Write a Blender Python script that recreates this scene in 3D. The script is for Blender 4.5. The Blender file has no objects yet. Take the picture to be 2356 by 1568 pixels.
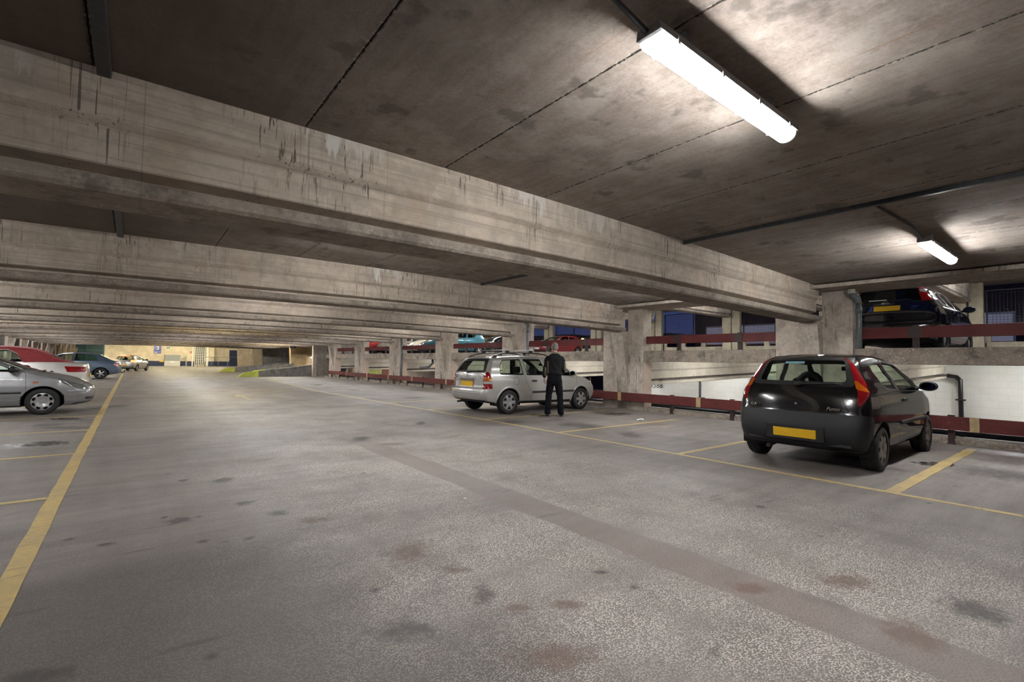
import bpy, bmesh, math, random
from mathutils import Vector, Matrix
from mathutils.bvhtree import BVHTree
R = math.radians
rnd = random.Random(7)
S = bpy.context.scene
COL = S.collection

# ------------------------------------------------------------------ camera, world, exposure
cam_d = bpy.data.cameras.new('camera')
cam_d.sensor_width = 36.0
cam_d.lens = 36.0 * 1103.38 / 2356.0
cam_d.clip_end = 600
cam_o = bpy.data.objects.new('camera', cam_d)
COL.objects.link(cam_o)
YAW, PITCH, ROLL, CAM_H = 0.669013, 0.043021, -0.0145187, 1.33
fw = Vector((math.sin(YAW) * math.cos(PITCH), math.cos(YAW) * math.cos(PITCH), math.sin(PITCH)))
r0 = Vector((math.cos(YAW), -math.sin(YAW), 0))
d0 = fw.cross(r0)
rr = math.cos(ROLL) * r0 + math.sin(ROLL) * d0
dd = math.cos(ROLL) * d0 - math.sin(ROLL) * r0
m = Matrix((rr, -dd, -fw)).transposed().to_4x4()
m.translation = Vector((0, 0, CAM_H))
cam_o.matrix_world = m
S.camera = cam_o

W = bpy.data.worlds.new('dusk'); S.world = W
W.use_nodes = True
wn = W.node_tree.nodes; wl = W.node_tree.links
bg = wn['Background']
tc = wn.new('ShaderNodeTexCoord'); sx = wn.new('ShaderNodeSeparateXYZ'); cr = wn.new('ShaderNodeValToRGB')
wl.new(tc.outputs['Generated'], sx.inputs[0]); wl.new(sx.outputs['Z'], cr.inputs[0]); wl.new(cr.outputs[0], bg.inputs[0])
cr.color_ramp.elements[0].position = 0.0; cr.color_ramp.elements[0].color = (0.060, 0.080, 0.22, 1)
cr.color_ramp.elements[1].position = 0.5; cr.color_ramp.elements[1].color = (0.022, 0.036, 0.12, 1)
bg.inputs[1].default_value = 0.55

S.view_settings.view_transform = 'Standard'
S.view_settings.look = 'None'
S.view_settings.gamma = 1.0
S.view_settings.use_curve_mapping = False
S.view_settings.exposure = 0.0
S.cycles.use_denoising = True
S.cycles.max_bounces = 5
S.cycles.diffuse_bounces = 4
S.cycles.glossy_bounces = 3
S.cycles.transparent_max_bounces = 12
S.cycles.use_adaptive_sampling = True
S.cycles.adaptive_threshold = 0.2
S.cycles.adaptive_min_samples = 20
S.cycles.caustics_reflective = False
S.cycles.caustics_refractive = False
S.cycles.sample_clamp_indirect = 4.0

# ------------------------------------------------------------------ node helpers
class NT:
    def __init__(s, name):
        s.m = bpy.data.materials.new(name); s.m.use_nodes = True
        s.t = s.m.node_tree; s.n = s.t.nodes; s.l = s.t.links
        s.b = s.n['Principled BSDF']
    def new(s, k, **kw):
        o = s.n.new(k)
        for a, v in kw.items(): setattr(o, a, v)
        return o
    def link(s, a, b): s.l.new(a, b)
    def val(s, sock, v):
        if hasattr(v, 'is_linked') or hasattr(v, 'links'): s.l.new(v, sock)
        else: sock.default_value = v
    def math(s, op, a, b=0.0, c=None, clamp=False):
        o = s.new('ShaderNodeMath', operation=op, use_clamp=clamp)
        s.val(o.inputs[0], a); s.val(o.inputs[1], b)
        if c is not None: s.val(o.inputs[2], c)
        return o.outputs[0]
    def mix(s, f, a, b):
        o = s.new('ShaderNodeMix', data_type='RGBA')
        s.val(o.inputs[0], f); s.val(o.inputs[6], a); s.val(o.inputs[7], b)
        return o.outputs[2]
    def coord(s, scale=(1, 1, 1), loc=(0, 0, 0), kind='Object'):
        t = s.new('ShaderNodeTexCoord'); mp = s.new('ShaderNodeMapping')
        mp.inputs['Scale'].default_value = scale; mp.inputs['Location'].default_value = loc
        s.link(t.outputs[kind], mp.inputs[0]); return mp.outputs[0]
    def noise(s, vec, scale=5.0, detail=4.0, rough=0.55):
        o = s.new('ShaderNodeTexNoise'); s.link(vec, o.inputs['Vector'])
        o.inputs['Scale'].default_value = scale; o.inputs['Detail'].default_value = detail; o.inputs['Roughness'].default_value = rough
        return o.outputs['Fac']
    def voro(s, vec, scale=5.0, out='Distance', feature='F1'):
        o = s.new('ShaderNodeTexVoronoi', feature=feature); s.link(vec, o.inputs['Vector']); o.inputs['Scale'].default_value = scale
        return o.outputs[out]
    def ramp(s, f, lo, hi, a=0.0, b=1.0):
        o = s.new('ShaderNodeMapRange'); o.clamp = True
        s.val(o.inputs[0], f); o.inputs[1].default_value = lo; o.inputs[2].default_value = hi
        o.inputs[3].default_value = a; o.inputs[4].default_value = b
        return o.outputs[0]
    def xyz(s, kind='Object'):
        t = s.new('ShaderNodeTexCoord'); q = s.new('ShaderNodeSeparateXYZ'); s.link(t.outputs[kind], q.inputs[0])
        return q.outputs
    def bump(s, h, strength=0.3, dist=0.01):
        o = s.new('ShaderNodeBump'); o.inputs['Strength'].default_value = strength; o.inputs['Distance'].default_value = dist
        s.link(h, o.inputs['Height']); s.link(o.outputs[0], s.b.inputs['Normal'])
    def done(s, color=None, rough=None, **kw):
        if color is not None: s.val(s.b.inputs['Base Color'], color)
        if rough is not None: s.val(s.b.inputs['Roughness'], rough)
        for k, v in kw.items(): s.val(s.b.inputs[k.replace('_', ' ')], v)
        return s.m

def c4(c): return (c[0], c[1], c[2], 1.0)

def plain(name, col, rough=0.5, metal=0.0, var=0.12, **kw):
    """flat coloured material with a faint procedural mottling"""
    t = NT(name)
    f = t.ramp(t.noise(t.coord((6, 6, 6)), 3.0, 3.0), 0.3, 0.7)
    a = c4([max(0, v * (1 - var)) for v in col]); b = c4([min(1, v * (1 + var)) for v in col])
    return t.done(t.mix(f, a, b), rough, Metallic=metal, **kw)

def glow(name, col, strength):
    t = NT(name)
    return t.done(c4(col), 0.4, **{'Emission_Color': c4(col), 'Emission_Strength': strength})

# ------------------------------------------------------------------ mesh helpers
def mesh_obj(name, bm, mats, parent=None, smooth=False, loc=None):
    me = bpy.data.meshes.new(name); bm.to_mesh(me); bm.free()
    for mt in (mats if isinstance(mats, (list, tuple)) else [mats]): me.materials.append(mt)
    if smooth:
        for p in me.polygons: p.use_smooth = True
    o = bpy.data.objects.new(name, me); COL.objects.link(o)
    if parent is not None: o.parent = parent
    if loc is not None: o.location = loc
    return o

def pydata(name, verts, faces, mats, parent=None, smooth=False, idx=None):
    me = bpy.data.meshes.new(name); me.from_pydata(verts, [], faces)
    for mt in (mats if isinstance(mats, (list, tuple)) else [mats]): me.materials.append(mt)
    for i, p in enumerate(me.polygons):
        p.use_smooth = smooth
        if idx: p.material_index = idx[i]
    me.update()
    o = bpy.data.objects.new(name, me); COL.objects.link(o)
    if parent is not None: o.parent = parent
    return o

def tag(o, label=None, cat=None, group=None, kind=None):
    if label: o['label'] = label
    if cat: o['category'] = cat
    if group: o['group'] = group
    if kind: o['kind'] = kind
    return o

def empty(name, loc=(0, 0, 0), rz=0.0):
    o = bpy.data.objects.new(name, None); COL.objects.link(o)
    o.empty_display_size = 0.1
    o.location = loc; o.rotation_euler = (0, 0, rz)
    return o

def children(o): return [c for c in COL.objects if c.parent == o]
def copy_tree(o, parent=None, mat=None):
    c = o.copy(); COL.objects.link(c)
    if parent is not None: c.parent = parent
    for ch in list(o.children): copy_tree(ch, c)
    return c

def box(bm, x0, x1, y0, y1, z0, z1, mi=0, rot=None):
    vs = [bm.verts.new((x, y, z)) for x in (x0, x1) for y in (y0, y1) for z in (z0, z1)]
    fs = [(0, 1, 3, 2), (4, 6, 7, 5), (0, 4, 5, 1), (2, 3, 7, 6), (0, 2, 6, 4), (1, 5, 7, 3)]
    out = []
    for f in fs:
        q = bm.faces.new([vs[i] for i in f]); q.material_index = mi; out.append(q)
    return vs

def boxo(name, x0, x1, y0, y1, z0, z1, mat, parent=None, bev=0.0, seg=2):
    bm = bmesh.new(); box(bm, x0, x1, y0, y1, z0, z1)
    if bev > 0:
        bmesh.ops.bevel(bm, geom=bm.edges[:], offset=bev, segments=seg, profile=0.5, affect='EDGES')
    return mesh_obj(name, bm, mat, parent, smooth=False)

def tube(bm, pts, r, n=8, cap=True, mi=0):
    pts = [Vector(p) for p in pts]
    rs = r if isinstance(r, (list, tuple)) else [r] * len(pts)
    rings = []
    up = Vector((0, 0, 1))
    prev = None
    for i, p in enumerate(pts):
        if i == 0: d = pts[1] - pts[0]
        elif i == len(pts) - 1: d = pts[-1] - pts[-2]
        else: d = (pts[i + 1] - p).normalized() + (p - pts[i - 1]).normalized()
        d.normalize()
        if prev is None:
            a = d.cross(up if abs(d.z) < 0.95 else Vector((1, 0, 0))).normalized()
        else:
            a = (prev - d * prev.dot(d)).normalized()
        prev = a
        b = d.cross(a)
        rings.append([bm.verts.new(p + (a * math.cos(2 * math.pi * k / n) + b * math.sin(2 * math.pi * k / n)) * rs[i]) for k in range(n)])
    for i in range(len(rings) - 1):
        for k in range(n):
            f = bm.faces.new((rings[i][k], rings[i][(k + 1) % n], rings[i + 1][(k + 1) % n], rings[i + 1][k])); f.material_index = mi; f.smooth = True
    if cap:
        f = bm.faces.new(rings[0][::-1]); f.material_index = mi
        f = bm.faces.new(rings[-1]); f.material_index = mi

def tubeo(name, pts, r, mat, parent=None, n=8):
    bm = bmesh.new(); tube(bm, pts, r, n)
    return mesh_obj(name, bm, mat, parent)

def prism(bm, poly, axis, a0, a1, mi=0):
    """extrude a 2-D polygon along an axis: 'x' takes (y,z), 'y' takes (x,z), 'z' takes (x,y)"""
    def P(u, v, w):
        return {'x': (w, u, v), 'y': (u, w, v), 'z': (u, v, w)}[axis]
    A = [bm.verts.new(P(u, v, a0)) for u, v in poly]; B = [bm.verts.new(P(u, v, a1)) for u, v in poly]
    n = len(poly)
    fs = [bm.faces.new(A), bm.faces.new(B[::-1])]
    for i in range(n): fs.append(bm.faces.new((A[i], B[i], B[(i + 1) % n], A[(i + 1) % n])))
    for f in fs: f.material_index = mi
    return fs

def fix(bm): bmesh.ops.recalc_face_normals(bm, faces=bm.faces[:])

def prismo(name, poly, axis, a0, a1, mat, parent=None):
    bm = bmesh.new(); prism(bm, poly, axis, a0, a1); fix(bm)
    return mesh_obj(name, bm, mat, parent)

def text_obj(name, body, size, mat, parent, loc, rot, extrude=0.004, shear=0.0, align='CENTER'):
    cu = bpy.data.curves.new(name, 'FONT'); cu.body = body; cu.size = size; cu.extrude = extrude; cu.shear = shear
    cu.align_x = align; cu.align_y = 'CENTER'; cu.materials.append(mat)
    tmp = bpy.data.objects.new('tmp', cu); COL.objects.link(tmp)
    dg = bpy.context.evaluated_depsgraph_get(); dg.update()
    me = bpy.data.meshes.new_from_object(tmp.evaluated_get(dg)); me.name = name
    bpy.data.objects.remove(tmp)
    o = bpy.data.objects.new(name, me); COL.objects.link(o)
    if parent is not None: o.parent = parent
    o.location = loc; o.rotation_euler = rot
    return o

def catmull(pts, n):
    """resample a control polyline smoothly into n points, even in arc length"""
    P = [Vector((p[0], p[1])) for p in pts]
    Q = [P[0] + (P[0] - P[1])] + P + [P[-1] + (P[-1] - P[-2])]
    out = []
    for i in range(1, len(Q) - 2):
        for k in range(12):
            t = k / 12.0
            a, b, c, d = Q[i - 1], Q[i], Q[i + 1], Q[i + 2]
            # centripetal-ish: plain catmull with reduced tension
            m1 = (c - a) * 0.42; m2 = (d - b) * 0.42
            L = (c - b).length
            if m1.length > L: m1 *= L / m1.length
            if m2.length > L: m2 *= L / m2.length
            t2, t3 = t * t, t * t * t
            out.append(b * (2 * t3 - 3 * t2 + 1) + m1 * (t3 - 2 * t2 + t) + c * (-2 * t3 + 3 * t2) + m2 * (t3 - t2))
    out.append(P[-1])
    cum = [0.0]
    for i in range(1, len(out)): cum.append(cum[-1] + (out[i] - out[i - 1]).length)
    tot = cum[-1]
    def at(f):
        s = max(0, min(1, f)) * tot
        lo, hi = 0, len(cum) - 1
        while hi - lo > 1:
            mid = (lo + hi) // 2
            if cum[mid] <= s: lo = mid
            else: hi = mid
        u = (s - cum[lo]) / max(1e-9, cum[hi] - cum[lo])
        return out[lo].lerp(out[hi], u)
    return at

def interp(tab, x):
    if x <= tab[0][0]: return tab[0][1]
    for (x0, y0), (x1, y1) in zip(tab, tab[1:]):
        if x <= x1:
            t = (x - x0) / (x1 - x0); t = t * t * (3 - 2 * t) * 0.5 + t * 0.5
            return y0 + (y1 - y0) * t
    return tab[-1][1]

# ------------------------------------------------------------------ materials
def concrete(name, base, grain=1.0, lines=0.0, drips=0.0, efflo=0.0, speck=0.0, z_top=3.1, dark=0.45, axis='x', blotch=0.5):
    """weathered concrete: mottling, board marks, drip stains and lime streaks with shapes of their own"""
    t = NT(name)
    co = t.coord()
    n1 = t.ramp(t.noise(co, 1.3, 5), 0.3, 0.72)
    n2 = t.ramp(t.noise(co, 9.0 * grain, 5, 0.65), 0.25, 0.75)
    a = [v * 0.66 for v in base]; b = [v * 1.18 for v in base]
    col = t.mix(t.math('MULTIPLY_ADD', n1, 0.6, t.math('MULTIPLY', n2, 0.4)), c4(a), c4(b))
    bl = t.noise(t.coord((1, 1, 1), (5, 2, 8)), 5.0 * grain, 6, 0.72)
    col = t.mix(t.ramp(bl, 0.52, 0.68, 0.0, blotch), col, c4([v * 0.55 for v in base]))
    col = t.mix(t.ramp(bl, 0.47, 0.34, 0.0, blotch), col, c4([min(1, v * 1.3) for v in base]))
    pores = t.ramp(t.voro(co, 26.0 * grain), 0.05, 0.13, 1.0, 0.0)
    pm = t.math('MULTIPLY', pores, t.ramp(t.noise(co, 3.1, 2), 0.5, 0.6))
    col = t.mix(t.math('MULTIPLY', pm, 0.6), col, c4([v * 0.35 for v in base]))
    if lines > 0:
        s = (0.12, 6.0, 9.0) if axis == 'x' else (6.0, 0.12, 9.0)
        ln = t.noise(t.coord(s), 2.2, 3, 0.6)
        col = t.mix(t.math('MULTIPLY', t.ramp(ln, 0.52, 0.66), lines), col, c4([v * 0.6 for v in base]))
        # fine dark board joints
        q = t.xyz()
        w = t.math('ADD', t.math('MULTIPLY', q['Z'], 8.3), t.math('MULTIPLY', t.noise(t.coord((0.3, 0.3, 0.3)), 1.0, 1), 0.35))
        fr = t.math('FRACT', w)
        jl = t.ramp(t.math('ABSOLUTE', t.math('SUBTRACT', fr, 0.5)), 0.0, 0.035, 1.0, 0.0)
        jl = t.math('MULTIPLY', jl, t.ramp(t.noise(t.coord((0.8, 0.8, 2.0)), 2.0, 2), 0.45, 0.6))
        col = t.mix(t.math('MULTIPLY', jl, 0.55), col, c4([v * 0.32 for v in base]))
    if drips > 0:
        s = (1.0, 1.0, 0.10)
        dn = t.noise(t.coord(s), 34.0 if lines > 0 else 18.0, 3, 0.7)
        dm = t.ramp(dn, 0.585, 0.645)
        zone = t.ramp(t.noise(t.coord((0.9, 0.9, 0.5), (3, 1, 0)), 1.2, 2), 0.46, 0.6)
        if lines > 0:      # leaks come down the beams below the plank joints
            qj = t.xyz(); uj = t.math('DIVIDE', t.math('ADD', qj['X'], 12.45), 1.22)
            fj = t.math('FRACT', uj); dj = t.math('MINIMUM', fj, t.math('SUBTRACT', 1.0, fj))
            wj = t.new('ShaderNodeTexWhiteNoise', noise_dimensions='1D'); t.link(t.math('ROUND', uj), wj.inputs['W'])
            zj = t.math('MULTIPLY', t.ramp(dj, 0.06, 0.2, 1.0, 0.0), t.ramp(wj.outputs['Value'], 0.35, 0.4))
            low = t.ramp(t.math('ADD', qj['Z'], t.math('MULTIPLY', t.noise(t.coord((9, 9, 0.1)), 2.0, 2), 0.9)), 2.85, 3.05)
            thin = t.ramp(t.noise(t.coord((1, 1, 0.02), (2, 6, 0)), 62.0, 2, 0.6), 0.6, 0.65)
            col = t.mix(t.math('MULTIPLY', t.math('MULTIPLY', zj, low), t.math('MULTIPLY', thin, 0.85)), col, c4([v * 0.16 for v in base]))
            fv = t.math('FRACT', t.math('MULTIPLY', qj['X'], 0.61)); vj = t.ramp(fv, 0.0, 0.006, 1.0, 0.0)
            col = t.mix(t.math('MULTIPLY', vj, 0.55), col, c4([v * 0.3 for v in base]))
        col = t.mix(t.math('MULTIPLY', t.math('MULTIPLY', dm, zone), drips), col, c4([v * 0.2 for v in base]))
        br = t.ramp(t.noise(t.coord((1, 1, 0.35), (7, 0, 0)), 2.4, 4), 0.55, 0.8)
        col = t.mix(t.math('MULTIPLY', br, 0.35), col, c4((base[0] * 0.95, base[1] * 0.72, base[2] * 0.5)))
    if efflo > 0:
        q = t.xyz()
        top = t.ramp(q['Z'], z_top - 0.42, z_top - 0.02)
        en = t.noise(t.coord((1, 1, 0.16), (1, 0, 2)), 10.0, 4, 0.7)
        ez = t.ramp(t.noise(t.coord((0.5, 0.5, 0.2), (9, 3, 0)), 1.6, 2), 0.52, 0.64)
        em = t.math('MULTIPLY', t.math('MULTIPLY', t.ramp(t.math('ADD', en, t.math('MULTIPLY', top, 0.3)), 0.72, 0.8), ez), efflo)
        col = t.mix(em, col, (0.62, 0.6, 0.56, 1))
    if speck > 0:
        sp = t.ramp(t.noise(co, 34.0, 4, 0.8), 0.5, 0.6)
        sm = t.math('MULTIPLY', sp, t.ramp(t.noise(co, 5.0, 5, 0.75), 0.42, 0.56))
        col = t.mix(t.math('MULTIPLY', sm, speck), col, c4([min(1, v * 1.7) for v in base]))
        sd = t.ramp(t.noise(t.coord((1, 1, 1), (2, 7, 1)), 3.3, 6, 0.75), 0.5, 0.62)
        col = t.mix(t.math('MULTIPLY', sd, dark), col, c4([v * 0.4 for v in base]))
    h = t.math('ADD', t.math('MULTIPLY', n2, 0.6), t.math('MULTIPLY', pm, -1.0))
    t.bump(h, 0.25, 0.006)
    return t.done(col, 0.9)

BASE = (0.30, 0.262, 0.222)
M = {}
M['beam'] = concrete('beam_concrete', (0.465, 0.395, 0.325), 1.0, 0.6, 1.0, 1.0, z_top=3.1)
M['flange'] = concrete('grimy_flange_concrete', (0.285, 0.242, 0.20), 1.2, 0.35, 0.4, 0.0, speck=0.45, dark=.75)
M['column'] = concrete('column_concrete', (0.43, 0.372, 0.312), 1.2, 0.0, 0.9, 0.0, speck=0.22, dark=0.45)
M['kerb'] = concrete('rough_kerb_concrete', (0.25, 0.21, 0.17), 1.3, 0.0, 0.5, 0.0, speck=0.9, dark=0.8)
M['panel'] = concrete('board_marked_panel', (0.30, 0.275, 0.245), 1.0, 0.0, 0.9, 0.0, speck=0.3)
M['cream_panel'] = concrete('stained_cream_panel', (0.56, 0.44, 0.26), 1.0, 0.0, 0.5, 0.0, speck=0.2, dark=0.3)
M['groove_shade'] = concrete('groove_shade_concrete', (0.13, 0.112, 0.092))  # dark tone that paints in the shade of the lower beams' groove
M['cream'] = concrete('cream_painted_concrete', (0.66, 0.60, 0.49), 1.0, 0.0, 0.25, 0.0, blotch=0.1)
M['pink_paint'] = concrete('pale_pink_painted_concrete', (0.62, 0.50, 0.40), 1.0, 0.0, 0.25, 0.0, blotch=0.1)
M['ramp_kerb'] = concrete('dirty_ramp_kerb', (0.19, 0.18, 0.165), 0.8, 0.0, 0.4, 0.0, speck=0.5, dark=0.7)
M['deck_edge'] = concrete('parapet_concrete', (0.50, 0.45, 0.34), 1.0, 0.0, 0.3, 0.0)

def ceiling_mat():
    t = NT('plank_soffit_concrete')
    co = t.coord(); q = t.xyz()
    u = t.math('DIVIDE', t.math('ADD', q['X'], 0.25 + 12.2), 1.22)
    idx = t.math('FLOOR', u)
    wn = t.new('ShaderNodeTexWhiteNoise', noise_dimensions='1D'); t.link(idx, wn.inputs['W'])
    base = t.mix(wn.outputs['Value'], (0.215, 0.178, 0.148, 1), (0.27, 0.228, 0.195, 1))
    left_dark = t.ramp(t.math('ADD', q['X'], t.math('MULTIPLY', t.math('SUBTRACT', t.noise(co, 0.7, 4), 0.5), 2.2)), 0.2, 1.6, 0.75, 0.0)  # planks turn darker towards the left, with a noisy edge
    left_dark = t.math('MULTIPLY', left_dark, t.ramp(q['X'], 10.9, 11.2, 1.0, 0.0))
    st = t.ramp(t.noise(t.coord((7, 0.7, 1)), 1.6, 6, 0.7), 0.38, 0.66)
    col = t.mix(t.math('MULTIPLY', st, 0.65), base, (0.135, 0.10, 0.076, 1))
    lt = t.ramp(t.noise(co, 1.9, 6, 0.75), 0.47, 0.62)
    col = t.mix(t.math('MULTIPLY', lt, 0.7), col, (0.335, 0.295, 0.26, 1))
    gr = t.noise(co, 45.0, 3, 0.8)
    col = t.mix(t.ramp(gr, 0.35, 0.7, 0.0, 0.3), col, (0.40, 0.36, 0.32, 1))
    col = t.mix(left_dark, col, (0.085, 0.064, 0.046, 1))
    blot = t.ramp(t.noise(t.coord((1, 1, 1), (4, 2, 0)), 2.4, 4, 0.6), 0.6, 0.66)
    col = t.mix(t.math('MULTIPLY', blot, 0.65), col, (0.10, 0.082, 0.068, 1))
    rust = t.ramp(t.noise(t.coord((14, 0.35, 1), (2, 0, 0)), 1.0, 3), 0.66, 0.72)
    col = t.mix(t.math('MULTIPLY', rust, 0.45), col, (0.22, 0.12, 0.06, 1))
    wob = t.math('MULTIPLY', t.math('SUBTRACT', t.noise(t.coord((1, 1, 1)), 22.0, 3), 0.5), 0.016)
    fr = t.math('FRACT', t.math('ADD', u, wob))
    dist = t.math('MINIMUM', fr, t.math('SUBTRACT', 1.0, fr))
    jl = t.ramp(dist, 0.004, 0.011, 1.0, 0.0)
    gap = t.ramp(t.noise(t.coord((3, 3, 1)), 9.0, 3), 0.36, 0.5)
    col = t.mix(t.math('MULTIPLY', jl, gap), col, (0.03, 0.025, 0.02, 1))
    lime = t.math('MULTIPLY', t.ramp(dist, 0.006, 0.02, 1.0, 0.0), t.ramp(t.noise(co, 30.0, 2), 0.56, 0.62))
    col = t.mix(t.math('MULTIPLY', lime, 0.6), col, (0.45, 0.4, 0.33, 1))
    t.bump(t.math('SUBTRACT', gr, jl), 0.3, 0.01)
    return t.done(col, 0.92)
M['ceiling'] = ceiling_mat()

STAINS = [(0.34, 4.78, 0.1, 0.11, -0.63, 'd'), (7.48, 25.6, .5, .35, 0, 'w'), (7.2, 22.9, .45, .3, 0, 'w'), (7.6, 20.8, .5, .3, 0, 'w'), (7.9, 15.6, .4, .3, 0, 'd'), (-0.09, 4.47, 0.06, 0.05, -0.63, 'd'), (-0.25, 2.80, 0.15, 0.07, -0.65, 'd'), (1.11, 2.2, 0.2, 0.09, -0.64, 'd'), (1.56, 3.08, 0.13, 0.22, -0.63, 'b'), (1.68, 2.66, 0.11, 0.05, -0.64, 'b'), (1.63, 2.28, 0.07, 0.13, -0.64, 'd'), (1.68, 2.05, 0.09, 0.05, -0.64, 'b'), (2.95, 1.4, 0.16, 0.08, -0.64, 'b'), (3.1, 0.67, 0.14, 0.17, -0.64, 'b'), (3.52, 1.08, 0.21, 0.1, -0.64, 'b'), (1.93, 1.92, 0.1, 0.06, -0.64, 'b'), (3.7, 0.52, 0.15, 0.17, -0.64, 'd'), (1.54, 1.62, 0.22, 0.1, -0.65, 'b'), (7.35, 5.72, 0.23, 0.45, -0.57, 'd'), (7.51, 6.97, 0.37, 0.49, -0.56, 'd'), (7.38, 7.29, 0.28, 0.36, -0.56, 'd'), (9.12, 6.37, 0.3, 0.32, -0.56, 'b'), (10.05, 8.28, 0.54, 0.34, -0.54, 'w'), (8.78, 1.6, 0.35, 0.24, -0.6, 'w'), (7.86, 1.84, 0.15, 0.14, -0.6, 'd'), (-1.03, 13.69, 0.41, 0.23, -0.55, 'w'), (-1.23, 12.68, 0.26, 0.24, -0.56, 'd'), (-0.92, 12.06, 0.44, 0.18, -0.56, 'd'), (-1.06, 10.04, 0.42, 0.39, -0.58, 'w'), (3.06, 7.92, 0.16, 0.28, -0.58, 'd'), (3.29, 7.16, 0.24, 0.12, -0.58, 'b'), (0.83, 6.08, 0.11, 0.15, -0.61, 'd'), (0.86, 5.0, 0.08, 0.09, -0.62, 'd'), (4.85, 9.21, 0.11, 0.29, -0.56, 'd'), (-0.43, 16.44, 0.41, 0.56, -0.52, 'd'), (-1.57, 17.08, 0.59, 1.01, -0.52, 'w'), (1.04, 4.52, 0.09, 0.08, -0.62, 'd'), (1.25, 4.15, 0.14, 0.09, -0.62, 'b'), (8.02, 9.02, 0.33, 0.29, -0.54, 'w'), (6.66, 8.35, 0.29, 0.31, -0.55, 'd'), (12.38, 2.08, 0.37, 0.39, -0.58, 'd'), (8.66, 0.97, 0.47, 0.5, -0.61, 'd'), (0.48, 6.29, 0.06, 0.07, -0.61, 'd'), (0.26, 4.93, 0.03, 0.04, -0.62, 'd'), (0.45, 4.14, 0.04, 0.04, -0.63, 'd'), (0.73, 4.02, 0.04, 0.05, -0.63, 'd'), (-0.31, 4.74, 0.04, 0.04, -0.63, 'd'), (4.69, 2.13, 0.06, 0.06, -0.62, 'd'), (2.4, 1.82, 0.04, 0.03, -0.64, 'd'), (2.39, 2.08, 0.06, 0.03, -0.64, 'd')]
def floor_mat(stained=True):
    t = NT('worn_deck_asphalt' if stained else 'plain_deck_asphalt')
    co = t.coord(); q = t.xyz()
    n1 = t.ramp(t.noise(co, 0.45, 6, 0.65), 0.32, 0.68)
    base = t.mix(n1, (0.132, 0.115, 0.105, 1), (0.222, 0.197, 0.182, 1))
    # tyre polish dragged across the bays and along the lane
    side = t.ramp(t.noise(t.coord((0.5, 1.8, 1), (1, 3, 0)), 1.5, 6, 0.72), 0.46, 0.6)
    side = t.math('MULTIPLY', side, t.ramp(q['X'], 4.6, 6.6, 0.25, 1.0))
    dr = t.ramp(t.noise(t.coord((0.35, 2.4, 1)), 1.6, 6, 0.7), 0.38, 0.62)
    base = t.mix(t.math('MULTIPLY', side, 0.6), base, (0.10, 0.088, 0.08, 1))
    base = t.mix(t.math('MULTIPLY', dr, 0.6), base, (0.275, 0.242, 0.222, 1))
    ln = t.ramp(t.noise(t.coord((1.5, 0.16, 1), (2, 5, 0)), 1.3, 5), 0.45, 0.68)
    base = t.mix(t.math('MULTIPLY', ln, 0.5), base, (0.118, 0.098, 0.086, 1))
    grit = t.noise(co, 60.0, 4, 0.8)
    base = t.mix(t.ramp(grit, 0.3, 0.7, 0.0, 0.35), base, (0.08, 0.07, 0.063, 1))
    # the middle of the lane is worn down to its pale chips; the sides are darker and smoother
    xw = t.math('ADD', q['X'], t.math('MULTIPLY', t.math('SUBTRACT', t.noise(co, 0.9, 5, 0.65), 0.5), 3.4))
    mid = t.math('MULTIPLY', t.ramp(xw, 0.3, 1.9), t.ramp(xw, 4.6, 6.0, 1.0, 0.0))
    left = t.math('MULTIPLY', t.ramp(xw, 0.9, 1.6, 1.0, 0.0), t.ramp(q['Y'], 4.3, 3.8, 0.0, 1.0))  # darker near-left floor, with the edge of the beam's shadow painted in
    base = t.mix(t.math('MULTIPLY', left, 0.85), base, (0.085, 0.075, 0.068, 1))
    dv = t.new('ShaderNodeTexNoise'); t.link(co, dv.inputs['Vector']); dv.inputs['Scale'].default_value = 70.0; dv.inputs['Detail'].default_value = 2.0
    va = t.new('ShaderNodeVectorMath', operation='MULTIPLY_ADD'); t.link(dv.outputs['Color'], va.inputs[0]); va.inputs[1].default_value = (.014, .014, 0); t.link(co, va.inputs[2])
    vn = t.new('ShaderNodeTexVoronoi', voronoi_dimensions='2D'); t.link(va.outputs[0], vn.inputs['Vector']); vn.inputs['Scale'].default_value = 112.0
    ch, cc = vn.outputs['Distance'], vn.outputs['Color']
    sq = t.new('ShaderNodeSeparateColor'); t.link(cc, sq.inputs[0])
    chip = t.math('MULTIPLY', t.ramp(ch, 0.30, 0.48, 1.0, 0.0), t.ramp(sq.outputs[0], 0.28, 0.55))
    worn = t.ramp(t.noise(t.coord((1, 1, 1), (1, 4, 0)), 1.1, 6, 0.65), 0.36, 0.58)
    chip = t.math('MULTIPLY', chip, t.math('MULTIPLY_ADD', t.math('MULTIPLY', worn, mid), 0.9, 0.12))
    strip = t.math('MULTIPLY', t.ramp(t.math('ABSOLUTE', t.math('SUBTRACT', t.math('ADD', q['X'], t.math('MULTIPLY', t.noise(co, 1.2, 3), 0.12)), 3.02)), 0.17, 0.2, 1.0, 0.0), t.ramp(q['Y'], 6.5, 8.5, 1.0, 0.0))
    chip = t.math('MULTIPLY', chip, t.math('SUBTRACT', 1.0, t.math('MULTIPLY', strip, 0.92)))
    base = t.mix(t.math('MULTIPLY', strip, 0.6), base, (0.165, 0.128, 0.112, 1))
    col = t.mix(t.math('MULTIPLY', chip, 0.9), base, (0.52, 0.47, 0.41, 1))
    pit = t.math('MULTIPLY', t.math('MULTIPLY', t.ramp(ch, 0.42, 0.62, 0.0, 1.0), t.math('MULTIPLY_ADD', mid, 0.6, 0.2)), 0.6)
    col = t.mix(pit, col, (0.08, 0.07, 0.062, 1))
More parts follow.
